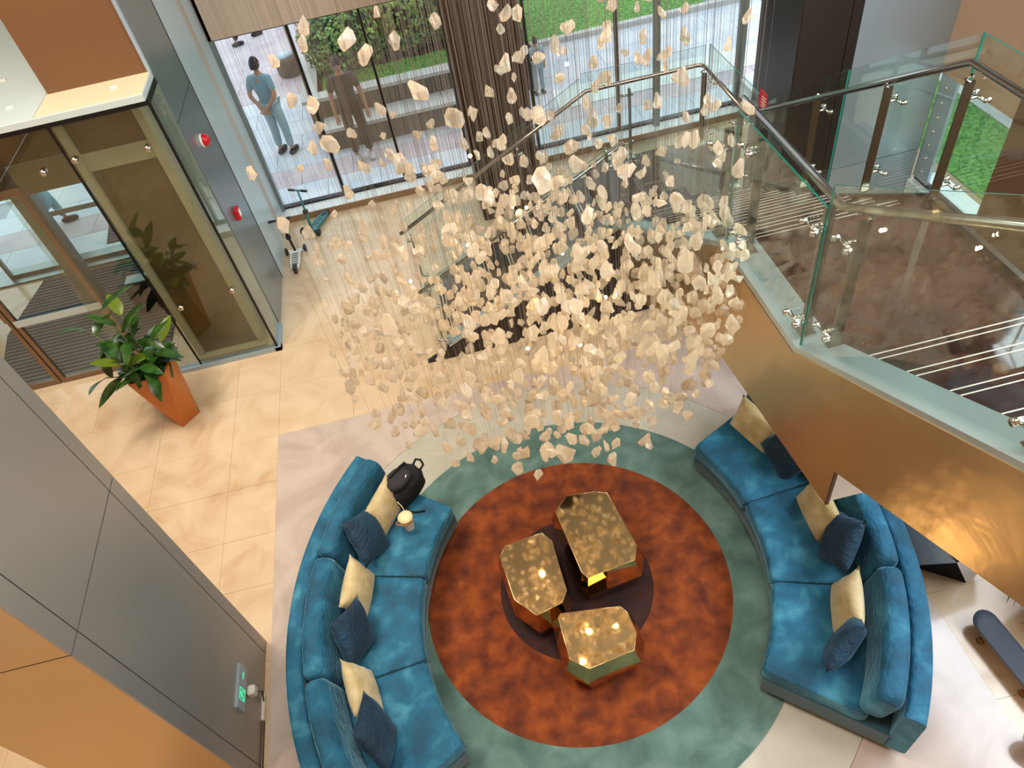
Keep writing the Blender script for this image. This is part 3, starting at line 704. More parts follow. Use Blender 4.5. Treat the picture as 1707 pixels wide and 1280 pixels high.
for i, (x, y, z, s_) in enumerate(pts):
    me = hulls[i % 12]; e_ = Euler((rr.uniform(-.35, .35), rr.uniform(-.35, .35), rr.uniform(0, 6.3)))
    if i % 9 < 4: wr_.tube([(x, y, z+s_*.8), (x, y, ZT-.1)], .0006, 3, caps=False)
    else: wr_.tube([(x, y, z+s_*.8), (x, y, z+.12)], .0006, 3, caps=False)
    if i < 300:
        o = bpy.data.objects.new('crystal', me); col.objects.link(o); o.parent = ch
        o.location = (x-CX, y-CY, z-ZT); o.rotation_euler = e_; o.scale = (s_, s_, s_)
    else:
        mx = Matrix.Translation((x, y, z)) @ e_.to_matrix().to_4x4() @ Matrix.Scale(s_, 4)
        far.add([mx @ v_.co for v_ in me.vertices], [tuple(p.vertices) for p in me.polygons])
far.build('crystal', 'crystal', ch, kind='stuff')
wr_.build('hanging_wire', 'wire', ch, kind='stuff')
for i, (x, y, z) in enumerate([(.45, 3.7, 2.95), (.05, 3.9, 2.95), (.9, 3.6, 2.98), (.3, 3.3, 2.98), (.75, 4.2, 2.95), (.1, 4.5, 3.0), (1.25, 4.1, 3.25), (.5, 4.7, 3.1), (-.35, 4.1, 3.1), (.6, 3.1, 3.1), (.5, 3.9, 3.6), (.2, 3.6, 4.2), (.9, 4.2, 4.3)]):
    o = MB().sphere((x, y, z), .011, 6).build('bulb', 'bulb', ch)
    l = bpy.data.lights.new('bulb_light', 'POINT'); l.energy = 8; l.color = (1, .76, .42); l.shadow_soft_size = .012
    lo = bpy.data.objects.new('bulb_light', l); col.objects.link(lo); lo.location = (x, y, z-.0)

# ================================================================== PLANTS
def antiprism(c, top, bot, h, zr, twist=pi/4):
    T = [Vector((c[0]+top*math.sqrt(2)*math.cos(pi/4+pi/2*i+zr), c[1]+top*math.sqrt(2)*math.sin(pi/4+pi/2*i+zr), h)) for i in range(4)]
    B = [Vector((c[0]+bot*math.cos(pi/2*i+zr), c[1]+bot*math.sin(pi/2*i+zr), 0)) for i in range(4)]
    return T, B
def facet_planter(e, c, top, bot, h, zr, mt, mt2=None):
    T, B = antiprism(c, top, bot, h, zr); mb = MB(); vs = T+B
    # T[i] lies between B[i] and B[i+1]
    for i in range(4):
        mb.add(vs, [(i, 4+i, 4+(i+1) % 4)], 0); mb.add(vs, [(i, 4+(i+1) % 4, (i+1) % 4)], 1 if mt2 else 0)
    mb.add(vs, [(7, 6, 5, 4)])
    I = [Vector((c[0]+(p.x-c[0])*.88, c[1]+(p.y-c[1])*.88, h)) for p in T]; J = [p-Vector((0, 0, .1)) for p in I]
    vs2 = T+I+J
    for i in range(4):
        j = (i+1) % 4; mb.add(vs2, [(i, j, 4+j, 4+i), (4+i, 4+j, 8+j, 8+i)])
    mb.build('planter_pot', [mt, mt2 or mt], e)
    MB().add(J, [(0, 1, 2, 3)]).build('soil', 'soil', e)
def leaf_mesh(L, W, curl, mt):
    n = 6; vs = []; fs = []
    for i in range(n+1):
        t_ = i/n; w_ = W*math.sin(pi*min(1, t_*.93+.04))**.75*(1-.25*t_); z = -curl*L*t_*t_; x = L*t_
        vs += [(x, -w_/2, z+.12*w_), (x, 0, z), (x, w_/2, z+.12*w_)]
    for i in range(n): fs += [(3*i, 3*i+3, 3*i+4, 3*i+1), (3*i+1, 3*i+4, 3*i+5, 3*i+2)]
    mb = MB(); mb.add(vs, fs, 0, True); return mb.mesh('leaf', mt)
PC = (-3.70, 6.63)
pl = empty('potted_plant', (PC[0], PC[1], 0), 'broad-leaved green plant in a tall faceted orange planter beside the glass lobby', 'plant')
facet_planter(pl, PC, .215, .19, .86, 0, 'planter_orange')
lm = [leaf_mesh(.26, .12, .35, 'leaf'), leaf_mesh(.32, .13, .2, 'leaf'), leaf_mesh(.22, .11, .5, 'leaf'), leaf_mesh(.28, .13, .15, 'leaf_light')]
rr = random.Random(21); stm = MB()
for s_ in range(9):
    a = s_*2.4+.4; lean = rr.uniform(.10, .36); hh = rr.uniform(.25, .75)
    if s_ == 0: hh, lean = .95, .08
    b0 = Vector((PC[0]+.06*math.cos(a), PC[1]+.06*math.sin(a), .76)); tp = b0+Vector((math.cos(a)*lean-.14*hh/.6, math.sin(a)*lean, hh))
    mid = (b0+tp)/2+Vector((math.cos(a), math.sin(a), 0))*(-.03)
    stm.tube([b0, mid, tp], [.010, .008, .005], 6)
    for k in range(7):
        t_ = .3+.7*k/6; p = b0.lerp(tp, t_); an = a+k*2.2+rr.uniform(-.3, .3)
        o = bpy.data.objects.new('leaf', lm[3] if (rr.random() < .16 and k > 3) else lm[rr.randrange(3)]); col.objects.link(o); o.parent = pl
        o.location = p-Vector(pl.location); up = rr.uniform(-.95, -.15) if k > 4 else rr.uniform(-.6, .25)
        o.rotation_euler = (rr.uniform(-.4, .4), up, an); sc_ = rr.uniform(1.0, 1.4); o.scale = (sc_,)*3
stm.build('stem', 'stem', pl)
def palm(c, label, h, top, n, L, seed):
    e = empty('potted_palm', (c[0], c[1], 0), label, 'plant')
    facet_planter(e, c, top, top*.95, h, math.radians(8), 'planter_black', 'planter_white')
    rr = random.Random(seed); st_ = MB()
    for k in range(n):
        a = 2*pi*k/n+rr.uniform(-.2, .2); l_ = L*rr.uniform(.8, 1.1); P0 = Vector((c[0], c[1], h-.1)); pts_ = []
        for i in range(7):
            t_ = i/6; pts_.append(P0+Vector((math.cos(a)*l_*t_*.9, math.sin(a)*l_*t_*.9, l_*(.75*t_-.72*t_*t_)+.1)))
        fr = MB(); fr.tube(pts_, [.007-.0008*i for i in range(7)], 4)
        for i in range(1, 13):
            t_ = i/12.5*6; q = pts_[int(t_)].lerp(pts_[min(6, int(t_)+1)], t_-int(t_))
            for sg in (-1, 1):
                dr = Vector((math.cos(a+sg*.9), math.sin(a+sg*.9), -.35)); ll = .22*L*math.sin(pi*(i+2)/16)*1.4
                sd2 = Vector((-dr.y, dr.x, 0)).normalized()*.008
                fr.add([q-sd2, q+sd2, q+dr*ll], [(0, 1, 2)])
        fr.build('frond', 'leaf_palm', e)
    return e
palm((3.52, 2.62), 'dark palm in a black and white faceted planter behind the right sofa', .62, .33, 9, .38, 3)
palm((4.15, 1.85), 'palm whose frond tips show at the right edge beside the skateboard', .5, .25, 14, .86, 8)

# ================================================================== SKATEBOARDS, SCOOTERS
def skateboard(loc, rz, label, deckmat, L=.80, W=.205, tilt=0):
    e = empty('skateboard', loc, label, 'skateboard', None, rz)
    out_ = []; n = 10; hl = L/2-W/2
    for i in range(n+1): a = pi*i/n; out_.append((W/2*math.cos(a), hl+W/2*math.sin(a)))
    for i in range(n+1): a = pi+pi*i/n; out_.append((W/2*math.cos(a), -hl+W/2*math.sin(a)))
    def bend(x, y): return .11+max(0, abs(y)-.27)**1.3*.45
    N = len(out_)
    for nm, o1, o2, mt in (('deck', 0, .009, 'deck_wood'), ('grip_sheet', .0092, .0105, deckmat)):
        mb = MB(); rings = 5; vs = []
        for s_ in (o1, o2):
            for f in range(rings+1):
                for x, y in out_: k = f/rings; vs.append((x*k, y*(k if abs(y) < .05 else k), bend(x*k, y*k)+s_))
        q = (rings+1)*N
        for s_ in (0, 1):
            for f in range(rings):
                for j in range(N):
                    a = s_*q+f*N+j; b = s_*q+f*N+(j+1) % N; fc = (a, b, b+N, a+N); mb.add([], []); mb.f.append(fc if not s_ else fc[::-1]); mb.m.append(0); mb.sm.append(True)
        for j in range(N): a = rings*N+j; b = rings*N+(j+1) % N; mb.f.append((a, b, b+q, a+q)); mb.m.append(0); mb.sm.append(False)
        mb.v = vs; o = mb.build(nm, mt, e); o.matrix_parent_inverse = Matrix()
    for s_ in (-1, 1):
        y = s_*.22
        t_ = MB(); t_.box((-.03, y-.03, .075), (.03, y+.03, .11)); t_.tube([(-.09, y, .045), (.09, y, .045)], .008, 8); t_.bar((0, y, .09), (0, y, .04), .03, .03)
        to = t_.build('truck', 'chrome', e); to.matrix_parent_inverse = Matrix()
        for sx in (-1, 1):
            wo = MB().tube([(sx*.075, y, .028), (sx*.107, y, .028)], .027, 12).build('wheel', 'wheel_orange', e); wo.matrix_parent_inverse = Matrix()
            wo.location.z = 0
    return e
skateboard((3.47, 1.62, 0), math.radians(6), 'dark grip skateboard on the pale floor right of the sofa', 'grip_tape')
skateboard((3.39, .78, 0), math.radians(33), 'pale blue skateboard end poking in at the lower right edge', 'board_pale')
def scooter(loc, rz, label, body, h, lean, deck=True):
    e = empty('kick_scooter', loc, label, 'scooter', None, rz)
    def add(mb, nm, mt, **k):
        o = mb.build(nm, mt, e, **k); o.matrix_parent_inverse = Matrix(); return o
    # local: deck along -y, front wheels at y=+.22
    mb = MB(); mb.prism([(-.05, -.28, .05), (.05, -.28, .05), (.075, -.1, .05), (.075, .12, .05), (.11, .2, .05), (-.11, .2, .05), (-.075, .12, .05), (-.075, -.1, .05)], (0, 0, .03)); add(mb, 'deck', 'white_plastic' if body != 'teal_paint' else body)
    for i in range(6): add(MB().box((-.05, -.18+i*.05, .08), (.05, -.16+i*.05, .083)), 'grip_slot', 'black_plastic')
    for sx in (-1, 1): add(MB().tube([(sx*.125, .22, .055), (sx*.155, .22, .055)], .055, 14), 'wheel', 'black_plastic')
    add(MB().tube([(-.13, .22, .055), (.13, .22, .055)], .012, 6), 'axle', 'black_plastic')
    add(MB().tube([(-.02, -.3, .035), (.02, -.3, .035)], .035, 12), 'wheel', 'black_plastic')
    add(MB().box((-.035, -.32, .07), (.035, -.2, .09)), 'brake', 'black_plastic')
    b0 = Vector((0, .17, .08)); tp = Vector((lean, .12, h))
    add(MB().tube([b0, b0.lerp(tp, .45)], .02, 8), 'lower_stem', 'black_plastic' if body != 'teal_paint' else body)
    add(MB().tube([b0.lerp(tp, .45), tp], .014, 8), 'upper_stem', 'chrome' if body != 'teal_paint' else body)
    add(MB().box(tuple(b0.lerp(tp, .45)-Vector((.03, .03, .03))), tuple(b0.lerp(tp, .45)+Vector((.03, .03, .03)))), 'clamp', 'black_plastic')
    add(MB().tube([tp-Vector((.06, 0, 0)), tp+Vector((.06, 0, 0))], .013, 8), 'handlebar', 'chrome' if body != 'teal_paint' else body)
    for sx in (-1, 1): add(MB().tube([tp+Vector((sx*.06, 0, 0)), tp+Vector((sx*.16, 0, 0))], .019, 8), 'grip', 'black_plastic')
    return e
scooter((-2.32, 9.32, 0), math.radians(0), 'white three-wheeled kick scooter with black grips by the steel wall', 'white', .66, -.02)
scooter((-1.98, 10.12, 0), math.radians(150), 'teal kick scooter with dark grips leaning at the window sill', 'teal_paint', .72, .02)

# ================================================================== SMALL THINGS
# backpack
bp = empty('backpack', (-1.02, 4.33, .44), 'black backpack slumped at the far end of the left sofa', 'backpack', None, math.radians(-52))
def blob(n1, n2, sx, sy_, sz, pw=2.6, wob=.03, seed=1):
    rr = random.Random(seed); ph = [rr.uniform(0, 6) for _ in range(6)]; vs = []; fs = []
    for i in range(n1+1):
        th = pi*i/n1
        for j in range(n2):
            a = 2*pi*j/n2
            x, y, z = math.sin(th)*math.cos(a), math.sin(th)*math.sin(a), -math.cos(th)
            l = (abs(x)**pw+abs(y)**pw+abs(z)**pw)**(-1/pw); k = l*(1+wob*math.sin(5*a+ph[0])*math.sin(3*th+ph[1])+wob*math.sin(9*a+4*th+ph[2]))
            vs.append((x*k*sx, y*k*sy_, z*k*sz))
    for i in range(n1):
        for j in range(n2): fs.append((i*n2+j, i*n2+(j+1) % n2, (i+1)*n2+(j+1) % n2, (i+1)*n2+j))
    return vs, fs
def addp(e, mb, nm, mt, **k): o = mb.build(nm, mt, e, **k); o.matrix_parent_inverse = Matrix(); return o
vs, fs = blob(14, 22, .15, .21, .14, 3, .03, 4)
mb = MB(); mb.add([(x, y, z+.125+.03*(y/.2)) for x, y, z in vs], fs, 0, True); addp(bp, mb, 'bag_body', 'black_cloth')
vs, fs = blob(10, 16, .11, .13, .045, 3, .04, 9)
mb = MB(); mb.add([(x, y-.03, z+.275) for x, y, z in vs], fs, 0, True); addp(bp, mb, 'front_pocket', 'grey_cloth')
addp(bp, MB().tube([(-.05, .19, .2), (-.055, .25, .24), (0, .27, .25), (.055, .25, .24), (.05, .19, .2)], .012, 8), 'top_handle', 'black_cloth')
addp(bp, MB().tube([(.12, -.12, .05), (.19, -.14, .03), (.25, -.1, .02), (.3, -.04, .012)], .011, 6), 'strap', 'black_cloth')
addp(bp, MB().tube([(-.1, .15, .26), (-.05, .05, .335), (-.04, -.08, .325), (-.08, -.17, .22)], .012, 6), 'strap', 'black_cloth')
addp(bp, MB().tube([(.06, .04, .315), (.09, -.03, .30)], .006, 6), 'zip_pull', 'sign_white')
# cup
cu = empty('takeaway_cup', (-1.03, 3.93, .448), 'white takeaway cup with cream lid and brown sleeve standing on the left sofa', 'cup')
mb = MB(); mb.lathe([(.045, 0), (.065, .17), (.066, .175)], n=24); addp(cu, mb, 'cup_body', 'cup_white')
mb = MB(); mb.lathe([(.070, .172), (.071, .185), (.062, .19), (.061, .198), (.0, .198)], n=24); addp(cu, mb, 'cup_lid', 'cup_lid')
addp(cu, MB().tube([(-.1, -.02, .13), (-.065, -.05, .15), (0, -.075, .155), (.06, -.045, .155)], .009, 6), 'carry_strap', 'cup_sleeve')
addp(cu, MB().tube([(-.1, -.02, .13), (-.085, .02, .11), (-.055, .05, .13)], .008, 6), 'carry_strap', 'cup_sleeve')
addp(cu, MB().tube([(.0, .07, .19), (-.02, .12, .2), (-.05, .16, .22)], .004, 5), 'tag_string', 'cup_lid')
# exit sign
ex = empty('exit_sign', (-2.56, 2.765, .58), 'green lit exit sign plate with arrow and running figure on the steel column', 'sign')
mb = MB(); mb.box((-2.56, 2.585, .44), (-2.535, 2.945, .585)); addw = lambda e, mb, nm, mt: mb.build(nm, mt, e)
addw(ex, mb, 'sign_plate', 'steel')
mb = MB(); x = -2.534
def yz(mb, pts, x=-2.534, t_=.002): mb.prism([(x, y, z) for y, z in pts], (t_, 0, 0))
yz(mb, [(2.83, .508), (2.865, .508), (2.865, .496), (2.895, .513), (2.865, .53), (2.865, .518), (2.83, .518)]); addw(ex, mb, 'arrow', 'sign_green')
mb = MB()
F = (2.66, 2.755, .463, .562)
for a, b_ in (((F[0], F[2]), (F[1], F[2]+.006)), ((F[0], F[3]-.006), (F[1], F[3])), ((F[0], F[2]), (F[0]+.006, F[3])), ((F[1]-.006, F[2]), (F[1], F[3]))):
    mb.box((x, a[0], a[1]), (x+.002, b_[0], b_[1]))
for p in ([(2.70, .545), (2.712, .545), (2.712, .556), (2.70, .556)], [(2.695, .51), (2.715, .515), (2.718, .54), (2.70, .54)], [(2.67, .475), (2.68, .471), (2.71, .505), (2.70, .515)], [(2.715, .505), (2.735, .49), (2.74, .471), (2.748, .475), (2.742, .496), (2.72, .516)],
          [(2.715, .53), (2.74, .52), (2.742, .526), (2.716, .54)], [(2.68, .517), (2.697, .535), (2.692, .54), (2.676, .522)]): yz(mb, p)
addw(ex, mb, 'running_figure', 'sign_green')
pg = empty('power_adapter', (-2.56, 2.80, .36), 'white plug adapter with cable just below the green exit sign', 'adapter')
addw(pg, MB().box((-2.56, 2.755, .30), (-2.49, 2.835, .385)), 'plug_body', 'white_plastic'); pg.children[-1].modifiers.new('b', 'BEVEL').width = .012
addw(pg, MB().tube([(-2.52, 2.80, .30), (-2.515, 2.83, .22), (-2.53, 2.88, .12), (-2.545, 2.80, .03), (-2.545, 2.62, .016), (-2.545, 2.2, .012)], .006, 6), 'cable', 'black_plastic')
so = MB().box((-2.56, 2.66, .01), (-2.535, 2.88, .05)).build('cable_trunking', 'cup_white'); tag(so, 'short cream trunking strip at the foot of the steel column', 'trunking')

# ================================================================== OUTSIDE
pv = SBOX('ground_outside', (-22, YF+.2, -.25), (24, 45, -.03), 'paving_joint')
S(MB().box((6.1, -5, -.25), (24, YF+.19, -.03)).build('ground_side', 'paving'))
SBOX('wall_apron', (-8.2, YF, -.25), (7.6, YF+.2, -.012), 'paving_joint')
pmesh = {k: MB().box((.004, .004, -.03), (.896, .596, 0)).mesh('paving_slab', k) for k in ('paving', 'paving_pink')}
for j in range(11):
    y = YF+.22+.6*j
    for i in range(-9, 8):
        x = i*.9+(.45 if j % 2 else 0)
        pink = (j in (1,)) or (j > 6 and i < -1)
        o = bpy.data.objects.new('paving_slab', pmesh['paving_pink' if pink else 'paving']); col.objects.link(o); o.location = (x, y, 0); o.parent = pv
S(MB().box((-22, YF+.22+6.6, -.03), (24, 45, 0)).build('ground_far', 'paving_pink'))
# long stone planter with a bench ledge
pw = empty('stone_planter', (-.2, 13.2, 0), 'long dark stone planter wall with pale coping and a bench ledge outside the window', 'planter')
MB().box((-1.9, 12.82, 0), (1.5, 13.0, .74)).build('planter_wall', 'stone_dark', pw)
MB().box((-1.9, 13.0, 0), (-1.72, 16.0, .74)).build('planter_wall', 'stone_dark', pw)
for i in range(4): MB().box((-1.98+i*.88, 12.78, .74), (-1.11+i*.88, 13.06, .80)).build('coping_stone', 'stone_coping', pw)
for i in range(3): MB().box((-1.98, 13.07+i*.98, .74), (-1.70, 14.04+i*.98, .80)).build('coping_stone', 'stone_coping', pw)
MB().box((-1.72, 13.0, 0), (2.2, 19, .7)).build('soil', 'soil', pw)
MB().box((-1.62, 12.4, 0), (1.45, 12.78, .38)).build('bench_base', 'stone_dark', pw)
for i in range(3): MB().box((-1.7+i*1.06, 12.3, .38), (-.65+i*1.06, 12.81, .44)).build('bench_slab', 'stone_coping', pw)
def scatter_leaves(c, rad, n, seed, size, mt, nm, shell=True):
    rr = random.Random(seed); mb = MB()
    for _ in range(n):
        d = Vector((rr.gauss(0, 1), rr.gauss(0, 1), rr.gauss(0, 1))).normalized(); k = rr.uniform(.8, 1.05)+.12*math.sin(5*d.x+3*d.y+seed)
        p = Vector((c[0]+d.x*rad[0]*k, c[1]+d.y*rad[1]*k, c[2]+d.z*rad[2]*k))
        if p.z < .02: continue
        u = Vector((rr.gauss(0, 1), rr.gauss(0, 1), rr.gauss(0, .6))).normalized(); v_ = u.cross(d).normalized()*size*.5; u = u*size
        mb.add([p-u*.5, p+v_, p+u*.5, p-v_], [(0, 1, 2, 3)])
    return mb
def shrub(c, rad, n, seed, label, size=.075):
    e = empty('shrub', (c[0], c[1], .7), label, 'shrub', None)
    scatter_leaves(c, rad, n, seed, size, 'hedge_leaf', 'foliage').build('foliage', 'hedge_leaf', e, kind='stuff')
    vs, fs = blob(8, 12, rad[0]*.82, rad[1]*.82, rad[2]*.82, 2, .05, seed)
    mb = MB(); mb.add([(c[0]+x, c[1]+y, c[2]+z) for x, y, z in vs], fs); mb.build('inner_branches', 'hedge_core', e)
    MB().tube([(c[0], c[1], .7), (c[0], c[1], c[2])], .04, 6).build('trunk', 'bark', e)
shrub((-1.1, 14.1, 1.25), (.75, .75, .62), 2600, 11, 'bright leafy shrub at the left corner of the stone planter')
shrub((.25, 14.5, 1.35), (.85, .8, .65), 2800, 12, 'darker leafy shrub in the middle of the stone planter')
shrub((-.6, 15.8, 1.45), (1.1, .8, .8), 2600, 13, 'pale green shrub behind the others, reaching above the window head', .09)
shrub((1.4, 15.6, 1.3), (.9, .9, .7), 2400, 14, 'shrub at the right end of the planter next to the brown column')
def grass(name, poly, z, label, n, seed, parent=None):
    o = empty(name, (poly[0][0], poly[0][1], z), label, 'grass')
    MB().prism([(x, y, z-.05) for x, y in poly], (0, 0, .05)).build('turf', 'grass', o)
    xs_ = [p[0] for p in poly]; ys_ = [p[1] for p in poly]; rr = random.Random(seed); mb = MB()
    for _ in range(n):
        x, y = rr.uniform(min(xs_), max(xs_)), rr.uniform(min(ys_), max(ys_)); a = rr.uniform(0, 6.28); s_ = .012
        mb.add([(x-s_*math.cos(a), y-s_*math.sin(a), z), (x+s_*math.cos(a), y+s_*math.sin(a), z), (x+rr.uniform(-.03, .03), y+rr.uniform(-.03, .03), z+rr.uniform(.025, .055))], [(0, 1, 2)])
    mb.build('blade', 'grass_blade', o, kind='stuff'); return o
grass('grass_strip', [(-1.6, 13.08), (1.45, 13.08), (1.45, 13.7), (-1.6, 13.7)], .765, 'narrow strip of bright grass inside the stone planter', 2500, 2)
grass('lawn', [(2.3, 14.85), (13, 14.85), (13, 30), (2.3, 30)], .06, 'wide green lawn beyond the pavement outside the tall window', 9000, 3)
kb = empty('lawn_kerb', (5, 14.78, 0), 'pale kerb stones edging the wide lawn', 'kerb')
for i in range(11): MB().box((2.2+i, 14.7, 0), (3.19+i, 14.84, .1)).build('kerb_stone', 'stone_coping', kb)
pt = tag(MB().prism([(6.2, 14.9, .06), (6.9, 14.9, .06), (4.2, 22, .06), (3.5, 22, .06)], (0, 0, .03)).build('garden_path', 'paving'), 'pale diagonal path crossing the lawn', 'path')
bd = tag(MB().box((2.4, 12.0, .0), (8.5, 12.75, .012)).build('paving_band', 'sill_white'), 'cream stone band in the pavement outside the tall window', 'paving')
# side street seen through low window
grass('verge', [(6.9, 4.5), (8.2, 4.5), (8.2, 11), (6.9, 11)], .0, 'small green verge by the road outside the low right window', 2500, 5)
S(MB().box((8.2, -4, -.03), (9.0, 14, .02)).build('kerb_side', 'stone_coping'))
car = empty('parked_car', (9.7, 8.0, 0), 'grey parked car of which the wheel shows through the low right window', 'car')
mb = MB(); prof = [(5.4, .3), (5.4, .75), (6.2, .95), (7.2, 1.42), (9.0, 1.45), (9.9, 1.0), (10.3, .85), (10.3, .3)]
mb.prism([(9.1, y, z) for y, z in prof], (1.6, 0, 0)); mb.build('car_body', 'car_paint', car, bevel=.06)
MB().box((9.09, 7.35, .98), (9.098, 8.85, 1.36)).build('side_window', 'black_plastic', car)
for y in (6.2, 9.3):
    tw = MB(); tw.tube([(9.06, y, .33), (9.26, y, .33)], .33, 24); t_o = tw.build('tyre', 'tyre', car)
    rm = MB(); rm.tube([(9.045, y, .33), (9.06, y, .33)], .06, 10)
    for k in range(6): a = k*pi/3; rm.bar((9.05, y, .33), (9.05, y+.22*math.cos(a), .33+.22*math.sin(a)), .05, .02, up=(1, 0, 0))
    r_o = rm.build('rim', 'rim', t_o); r_o.matrix_parent_inverse = Matrix()
tb = empty('street_planter', (-2.5, 16.2, 0), 'small dark round planter tub on the pink pavement', 'planter')
addp(tb, MB().lathe([(.2, 0), (.25, .05), (.26, .36), (.24, .38), (.0, .38)], n=20), 'tub', 'stone_dark'); addp(tb, MB().lathe([(.18, .38), (.19, .42), (.0, .43)], n=16), 'tub_cover', 'board_pale')

# ================================================================== PEOPLE
def skin_mesh(name, joints, edges, mt, parent, sub=2):
    me = bpy.data.meshes.new(name); me.from_pydata([j[0] for j in joints], edges, []); me.materials.append(M[mt])
    o = bpy.data.objects.new(name, me); col.objects.link(o)
    o.modifiers.new('s', 'SKIN'); sk = me.skin_vertices[0].data
    for i, j in enumerate(joints):
        r = j[1]; sk[i].radius = (r, r) if not isinstance(r, tuple) else r
    sk[0].use_root = True
    if sub: o.modifiers.new('u', 'SUBSURF').levels = sub
    bpy.context.view_layer.update(); bake(o)
    for p in o.data.polygons: p.use_smooth = True
    o.data.materials.clear(); o.data.materials.append(M[mt])
    if parent: o.parent = parent
    return o
def person(loc, rz, H, label, shirt, trouser, shoe, hands='back', legs=(0, 0), sit=False, coat=None, long_sleeve=False):
    e = empty('person', loc, label, 'person', None, rz)
    k = H/1.72
    # facing +y
    hipz = .92*k if not sit else .50*k
    def V(x, y, z): return (x*k, y*k, (z-(.42 if sit else 0))*k)
    P = V(0, 0, .95); W_ = V(0, .0, 1.12); C = V(0, -.01, 1.34); N = V(0, 0, 1.47); Hd = V(0, .015, 1.53)
    sh = [V(s*.175, -.01, 1.39) for s in (-1, 1)]
    if hands == 'back': el = [V(s*.25, -.10, 1.13) for s in (-1, 1)]; wr = [V(s*.05, -.17, .93) for s in (-1, 1)]; hd = [V(-s*.03, -.18, .88) for s in (-1, 1)]
    elif hands == 'front': el = [V(s*.23, .02, 1.12) for s in (-1, 1)]; wr = [V(s*.10, .22, 1.10) for s in (-1, 1)]; hd = [V(s*.04, .28, 1.13) for s in (-1, 1)]
    else: el = [V(s*.24, -.02, 1.12) for s in (-1, 1)]; wr = [V(s*.25, .05, .88) for s in (-1, 1)]; hd = [V(s*.25, .07, .79) for s in (-1, 1)]
    hp = [V(s*.09, 0, .91) for s in (-1, 1)]
    if sit: kn = [V(s*.12, .42, .92) for s in (-1, 1)]; an = [V(s*.12, .42, .50) for s in (-1, 1)]; toe = [V(s*.13, .56, .45) for s in (-1, 1)]
    else:
        kn = [V((-.11, .11)[i], legs[i]*.45+.02, .50) for i in (0, 1)]; an = [V((-.12, .12)[i], legs[i]*.9-.02, .09) for i in (0, 1)]; toe = [V((-.125, .125)[i], legs[i]*.9+.06, .05) for i in (0, 1)]
    R = k
    J = [(P, (.10*R, .07*R)), (W_, (.11*R, .075*R)), (C, (.125*R, .085*R)), (N, .052*R), (Hd, .055*R)]
    E_ = [(0, 1), (1, 2), (2, 3), (3, 4)]
    for i in (0, 1):
        b = len(J); J += [(sh[i], .055*R), (el[i], .042*R), (wr[i], .028*R), (hd[i], (.034*R, .018*R))]; E_ += [(2, b), (b, b+1), (b+1, b+2), (b+2, b+3)]
        b = len(J); J += [(hp[i], .062*R), (kn[i], .048*R), (an[i], .034*R), (toe[i], (.02*R, .018*R))]; E_ += [(0, b), (b, b+1), (b+1, b+2), (b+2, b+3)]
    # fingers
    for i in (0, 1):
        h_ = Vector(hd[i]); dr = (h_-Vector(wr[i])).normalized(); s_ = dr.cross(Vector((0, 1, .1))).normalized()
        hb = 5+i*8+3
        for q, (o_, l_) in enumerate(((-.026, .055), (-.009, .065), (.009, .06), (.025, .048))):
            b = len(J); p1 = h_+s_*o_*k+dr*.03*k; J += [(tuple(p1), .009*k), (tuple(p1+dr*l_*k+Vector((0, .012, 0))), .007*k)]; E_ += [(hb, b), (b, b+1)]
        b = len(J); p1 = h_-s_*.035*k; J += [(tuple(p1), .010*k), (tuple(p1-s_*.02*k+dr*.04*k), .008*k)]; E_ += [(hb, b), (b, b+1)]
    body = skin_mesh('body', J, E_, 'skin', e, 1)
    # head: shaped ellipsoid with nose, eyes, mouth and ears, fused into the body mesh
    hc = Vector(V(0, .02, 1.62)); vs = []; fs = []; n1, n2 = 14, 18
    for i in range(n1+1):
        th = pi*i/n1
        for j in range(n2):
            a = 2*pi*j/n2; x, y, z = math.sin(th)*math.cos(a), math.sin(th)*math.sin(a), -math.cos(th)
            wd = .075*(1-.18*max(0, -z)); dp = .095
            yy = y*dp
            if y > .3: yy += .022*math.exp(-((x/.18)**2+((z+.12)/.28)**2))-.012*math.exp(-((abs(x)-.38)/.16)**2-((z-.08)/.14)**2)+.006*math.exp(-(x/.35)**2-((z+.5)/.1)**2)
            vs.append(hc+Vector((x*wd, yy, z*.118))*k)
        
    for i in range(n1):
        for j in range(n2): fs.append((i*n2+j, i*n2+(j+1) % n2, (i+1)*n2+(j+1) % n2, (i+1)*n2+j))
    mb = MB(); mb.add(vs, fs, 0, True)
    for s_ in (-1, 1): mb.lathe([(.004*k, -.03*k), (.014*k, -.01*k), (.018*k, .015*k), (.006*k, .03*k)], tuple(hc+Vector((s_*.077*k, 0, 0))), 8)
    b_ = bmesh.new(); b_.from_mesh(body.data); t_me = mb.mesh('h', 'skin'); b_.from_mesh(t_me); b_.to_mesh(body.data); b_.free()
    for p in body.data.polygons: p.use_smooth = True
    # hair cap
    mb = MB(); hv = []
    for i in range(9):
        th = pi*(.06+.50*i/8)
        for j in range(18):
            a = 2*pi*j/18; x, y, z = math.sin(th)*math.cos(a), math.sin(th)*math.sin(a), math.cos(th)
            drop = (.28 if y < 0 else (-.12 if y > .4 else .08))*(i/8)
            hv.append(hc+Vector((x*.083, y*.104-.006, z*.128-drop*.12))*k)
    mb.add(hv, [(i*18+j, (i+1)*18+j, (i+1)*18+(j+1) % 18, i*18+(j+1) % 18) for i in range(8) for j in range(18)]+[tuple(range(18))[::-1]], 0, True)
    o = mb.build('hair', 'hair', e); o.matrix_parent_inverse = Matrix()
    for s_ in (-1, 1): o = MB().sphere(tuple(hc+Vector((s_*.029, .083, .008))*k), .009*k, 5).build('eye', 'black_plastic', e); o.matrix_parent_inverse = Matrix()
    # shirt
    g = .016*R; se = 1.0 if long_sleeve else .55
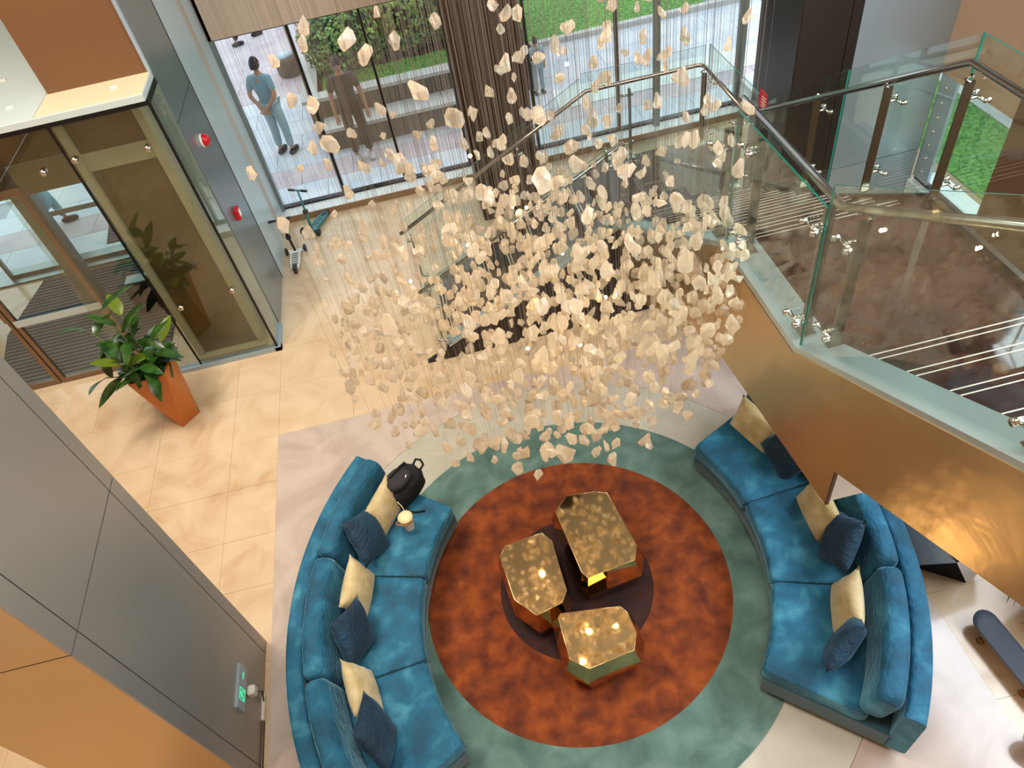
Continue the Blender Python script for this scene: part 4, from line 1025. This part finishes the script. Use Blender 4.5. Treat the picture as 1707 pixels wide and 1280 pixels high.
    J = [(V(0, 0, .86), (.16*R, .125*R)), (V(0, 0, .98), (.155*R, .115*R)), (W_, (.15*R, .11*R)), (C, (.165*R, .122*R)), (V(0, 0, 1.45), .07*R)]; E_ = [(0, 1), (1, 2), (2, 3), (3, 4)]
    for i in (0, 1):
        b = len(J); J += [(sh[i], .072*R), (tuple(Vector(sh[i]).lerp(Vector(el[i]), 1 if long_sleeve else .75)), .062*R)]; E_ += [(3, b), (b, b+1)]
        if long_sleeve: J += [(tuple(Vector(el[i]).lerp(Vector(wr[i]), .9)), .042*R)]; E_ += [(b+1, b+2)]
    skin_mesh('shirt', J, E_, shirt, e, 2)
    # trousers
    J = [(V(0, 0, .94), (.150*R, .112*R))]; E_ = []
    for i in (0, 1):
        b = len(J); J += [(hp[i], .105*R), (kn[i], .080*R), (tuple(Vector(kn[i]).lerp(Vector(an[i]), .9)), .066*R)]; E_ += [(0, b), (b, b+1), (b+1, b+2)]
    skin_mesh('trousers', J, E_, trouser, e, 2)
    if coat:
        J = [(V(0, 0, 1.0), (.16*R, .13*R)), (V(0, 0, .7), (.20*R, .17*R)), (V(0, 0, .35), (.25*R, .20*R))]
        skin_mesh('coat_skirt', J, [(0, 1), (1, 2)], coat, e, 2)
    for i in (0, 1):
        a = Vector(an[i]); mb = MB(); vs, fs = blob(8, 12,   .055*k, .15*k, .055*k, 2.6, 0, 1)
        mb.add([(x+a.x, y+a.y+.05*k, max(z, -.035*k)+a.z-.045*k) for x, y, z in vs], fs, 0, True); o = mb.build('shoe', shoe, e); o.matrix_parent_inverse = Matrix()
    return e
person((-2.5, 12.75, 0), math.radians(-25), 1.70, 'person in a blue shirt and pale trousers standing outside with hands behind the back', 'shirt_blue', 'trouser_blue', 'shoe_dark', 'back')
person((-1.12, 11.9, 0), math.radians(185), 1.76, 'person in a dark shirt and black trousers facing the window beside the bench', 'dark_shirt', 'dark_trouser', 'shoe_light', 'side')
person((-3.6, 18.7, 0), math.radians(-70), 1.72, 'person in black walking away at the top of the left window, only legs in view', 'black_cloth', 'black_cloth', 'shoe_dark', 'side', legs=(.3, -.3))
person((2.2, 12.75, 0.0), math.radians(10), 1.02, 'small child in a pale blue shirt standing beyond the brown column near the lawn', 'shirt_pale', 'trouser_blue', 'shoe_dark', 'side')
person((-6.5, 11.95, 0), math.radians(-80), 1.66, 'person in a long light blue coat walking past the lobby doors', 'coat_blue', 'coat_blue', 'shoe_dark', 'side', legs=(.2, -.2), coat='coat_blue', long_sleeve=True)
